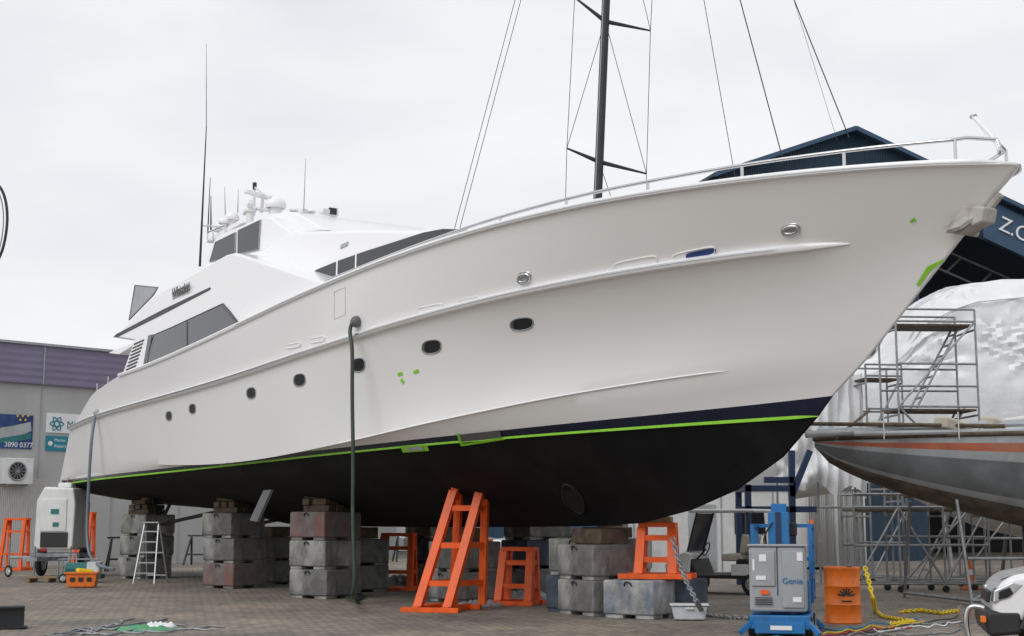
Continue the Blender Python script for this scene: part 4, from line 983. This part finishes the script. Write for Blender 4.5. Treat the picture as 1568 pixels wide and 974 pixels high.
CR.ext('crate_shell',[(-.33,.02),(.33,.02),(.38,.36),(-.38,.36)],-.25,.25,M['orange2'],.015)
for k in range(3): CR.box('crate_slot',(-.2+.2*k,-.262,.2),(.12,.01,.1),M['black2'],bev=0)
CR.box('crate_rim',(0,0,.355),(.8,.56,.04),M['orange2'],bev=.01); CR.box('crate_rag',(.05,0,.4),(.4,.3,.1),M['yellow'],(.1,.1,.4),.04)
g=gnd(72,892); PA=Obj('timber_pallet',(g.x,g.y+.3,0),.1)
for k in range(5): PA.box('slat',(0,-.4+.2*k,.13),(1.1,.1,.02),M['wood2'],bev=0)
for k in range(3): PA.box('bearer',(-.5+.5*k,0,.06),(.1,1,.1),M['wood2'],bev=0)
g=gnd(224,894); SLd=Obj('step_ladder',(g.x,g.y+.35,0),R(-12)); sg=[]
for sx in (-1,1):
    sg.append(((sx*.3,-.35,0),(sx*.2,0,1.6))); sg.append(((sx*.3,.45,0),(sx*.2,.05,1.55)))
SLd.bars('stiles',sg,.016,M['alu'],square=True)
SLd.bars('treads',[((-.3+.1*f,-.35+.35*f,1.6*f),(.3-.1*f,-.35+.35*f,1.6*f)) for f in (.17,.34,.51,.68,.85)]+[((-.28,.4,.2),(.28,.4,.2)),((-.25,.25,.8),(.25,.25,.8))],.017,M['alu'],square=True)
SLd.box('top_cap',(0,.02,1.6),(.46,.2,.03),M['alu'],bev=.005)
YP=Obj('hoist_sling_loop',(at(0,340,30).x,30,0)); P=[at(u,v,30)-Vector((YP.e.location.x,30,0)) for u,v in [(-60,260),(-20,270),(0,284),(9,305),(12,335),(8,368),(0,395),(-15,420)]]
YP.tube('sling_outer',P,.03,M['black2']); YP.tube('sling_inner',[p+Vector((-.08,0,-.03)) for p in P],.014,M['grey']); YP.bars('hoist_post',[((-3.2,0,0),(-3.2,0,9.5)),((-3.2,0,9.4),(-.8,0,9.2))],.09,M['galv'])
# ------------------------------------------------------------------ chains, hoses and litter
def G(pix,z=.02): return [gnd(u,v,z) for u,v in pix]
c=Obj('steel_chain'); top=at(1031,828,23.6); chain(c,'chain_links',[top,at(1036,850,23.4),at(1046,880,23.0),at(1055,900,22.7),at(1068,925,22.3)]+G([(1078,942),(1110,946),(1150,948),(1180,945)]),M['galv'],.12,.014)
c=Obj('yellow_chain'); chain(c,'chain_links',[at(1325,872,22.6),at(1330,890,22.4),at(1336,915,22.2)]+G([(1340,935),(1352,945),(1380,950),(1400,952),(1360,957)]),M['yellow'],.1,.012)
c=Obj('yellow_chain'); chain(c,'chain_links',G([(1380,938),(1410,936),(1440,940),(1470,936)]),M['yellow'],.12,.014)
def wig(u0,v0,u1,v1,amp,n=14):
    return G([(u0+(u1-u0)*i/n+random.uniform(-8,8),v0+(v1-v0)*i/n+random.uniform(-amp,amp)) for i in range(n+1)],.02)
c=Obj('rope_pile')
for i,(a_,m_) in enumerate([((1190,972,1400,948,5),'lblue'),((1230,970,1420,955,5),'yellow'),((1300,972,1480,950,6),'galv'),((1260,972,1390,960,4),'lampr'),((1350,972,1480,965,4),'galv'),((1320,968,1470,945,4),'hose'),((1340,965,1470,955,5),'sign_w')]): c.tube('rope_%d'%i,wig(*a_),.012,M[m_])
c=Obj('hose_tangle')
for i,(a_,m_) in enumerate([((60,972,260,950,3),'hoseg'),((80,974,340,958,3),'galv'),((120,970,200,948,4),'tarp'),((150,972,330,962,3),'grey'),((90,968,280,956,4),'galv')]): c.tube('hose_%d'%i,wig(*a_),.014,M[m_])
gp=mat('green_plastic',(.02,.30,.10),.4)
def lump(name,u,v,w,d,h_,m_,rz=0):
    g=gnd(u,v); o=Obj(name,(g.x,g.y,0),rz); n=26;V=[];Fc=[]
    for i in range(n+1):
        for j in range(n+1):
            x=(i/n-.5);y=(j/n-.5); e=max(0,1-4*(x*x+y*y)); q=1+.3*noise.noise(Vector((x*3+u,y*3,v)))
            z=(e**.6)*h_*(.35+1.3*abs(noise.noise(Vector((x*7+u,y*7,v)))))
            V.append((x*w*q,y*d*q,z+.004))
    for i in range(n):
        for j in range(n): 
            x=((i+.5)/n-.5);y=((j+.5)/n-.5)
            if x*x+y*y<.25: Fc.append((i*(n+1)+j,(i+1)*(n+1)+j,(i+1)*(n+1)+j+1,i*(n+1)+j+1))
    o.mesh('sheet',V,Fc,m_,smooth=True,ang=60)
lump('plastic_sheet',600,900,1.6,1.4,.28,M['tarp']); lump('plastic_sheet',800,920,1.7,1.0,.2,M['tarp']); lump('plastic_sheet',735,928,.9,.7,.12,M['tarp'])
lump('green_bag',222,963,.95,1.3,.06,gp,.3); lump('white_bag',245,961,.5,.7,.1,M['sign_w'],.3)
g=gnd(8,966); SB=Obj('steel_beam_end',(g.x-.3,g.y+.3,0),R(20)); SB.box('flange_bottom',(0,0,.03),(1.0,.35,.03),M['darkmet'],bev=.004); SB.box('flange_top',(0,0,.33),(.9,.35,.03),M['darkmet'],bev=.004); SB.box('web',(0,0,.18),(.9,.03,.27),M['darkmet'],bev=0)
def simplecar(u,v,m_,rz):
    g=gnd(u,v); o=Obj('parked_car',(g.x,g.y,0),rz)
    o.ext('body',[(-2.2,.3),(2.2,.3),(2.25,.8),(1.3,.95),(-1.4,.98),(-2.2,.85)],-.88,.88,m_,.08,3)
    o.ext('cabin',[(-1.7,.95),(-1.2,1.48),(.4,1.5),(1.2,.95)],-.75,.75,M['glass'],.08,3); o.ext('roof',[(-1.25,1.46),(.45,1.47),(.35,1.54),(-1.15,1.53)],-.7,.7,m_,.03)
    for x in (-1.4,1.4):
        for y in (-.8,.8): wheel(o,(x,y,.33),.33,.2)
simplecar(835,858,M['carw'],R(20)); simplecar(690,850,M['grey'],R(-10)); simplecar(560,848,M['carw'],R(5))
for (u,v) in [(400,870),(290,868),(620,862),(165,878)]:
    g=gnd(u,v); o=Obj('steel_trestle',(g.x,g.y+2,0),R(random.uniform(-30,30)))
    o.bars('frame',[((-.6,-.3,0),(-.45,0,1.1)),((-.6,.3,0),(-.45,0,1.1)),((.6,-.3,0),(.45,0,1.1)),((.6,.3,0),(.45,0,1.1)),((-.6,0,1.1),(.6,0,1.1)),((-.55,-.2,.4),(.55,-.2,.4))],.03,M['darkmet'],square=True)

# ------------------------------------------------------------------ world, sun, camera
w=bpy.data.worlds.new('World'); sc.world=w; w.use_nodes=True; nt=w.node_tree;N=nt.nodes;L=nt.links
bg=N['Background']; bg.inputs['Strength'].default_value=.1
sk=N.new('ShaderNodeTexSky'); sk.sky_type='NISHITA'; sk.sun_disc=False
dv=Vector((-.75,-.85,1.0)).normalized()
sk.sun_elevation=math.asin(dv.z); sk.sun_rotation=math.atan2(dv.x,dv.y)
tc=N.new('ShaderNodeTexCoord'); mp=N.new('ShaderNodeMapping'); mp.inputs['Scale'].default_value=(1,1,2.6); L.new(tc.outputs['Generated'],mp.inputs['Vector'])
n1=N.new('ShaderNodeTexNoise'); n1.inputs['Scale'].default_value=2.6; n1.inputs['Detail'].default_value=5; n1.inputs['Roughness'].default_value=.5; n1.inputs['Distortion'].default_value=.3; L.new(mp.outputs['Vector'],n1.inputs['Vector'])
cr=N.new('ShaderNodeValToRGB'); cr.color_ramp.elements[0].position=.34; cr.color_ramp.elements[0].color=(.83,.85,.885,1); cr.color_ramp.elements[1].position=.62; cr.color_ramp.elements[1].color=(1.0,1.005,1.01,1)
L.new(n1.outputs['Fac'],cr.inputs['Fac'])
ml=N.new('ShaderNodeMixRGB'); ml.blend_type='MULTIPLY'; ml.inputs['Fac'].default_value=1; ml.inputs['Color2'].default_value=(9.6,9.6,9.7,1); L.new(cr.outputs['Color'],ml.inputs['Color1'])
mx=N.new('ShaderNodeMixRGB'); mx.inputs['Fac'].default_value=.95; L.new(sk.outputs['Color'],mx.inputs['Color1']); L.new(ml.outputs['Color'],mx.inputs['Color2']); L.new(mx.outputs['Color'],bg.inputs['Color'])
sd=bpy.data.lights.new('sun','SUN'); sd.energy=1.15; sd.angle=R(35); sd.color=(1,.985,.96); so=bpy.data.objects.new('sun',sd); COL.objects.link(so)
so.rotation_euler=dv.to_track_quat('Z','Y').to_euler(); so.location=(0,0,40)
cd=bpy.data.cameras.new('camera'); cd.lens=50; cd.sensor_width=36; cd.clip_end=5000; cd.clip_start=.1
co=bpy.data.objects.new('camera',cd); COL.objects.link(co); co.location=(0,0,H); co.rotation_euler=(math.pi/2+PITCH,0,0); sc.camera=co
sc.view_settings.view_transform='Standard'; sc.view_settings.look='None'; sc.view_settings.exposure=0
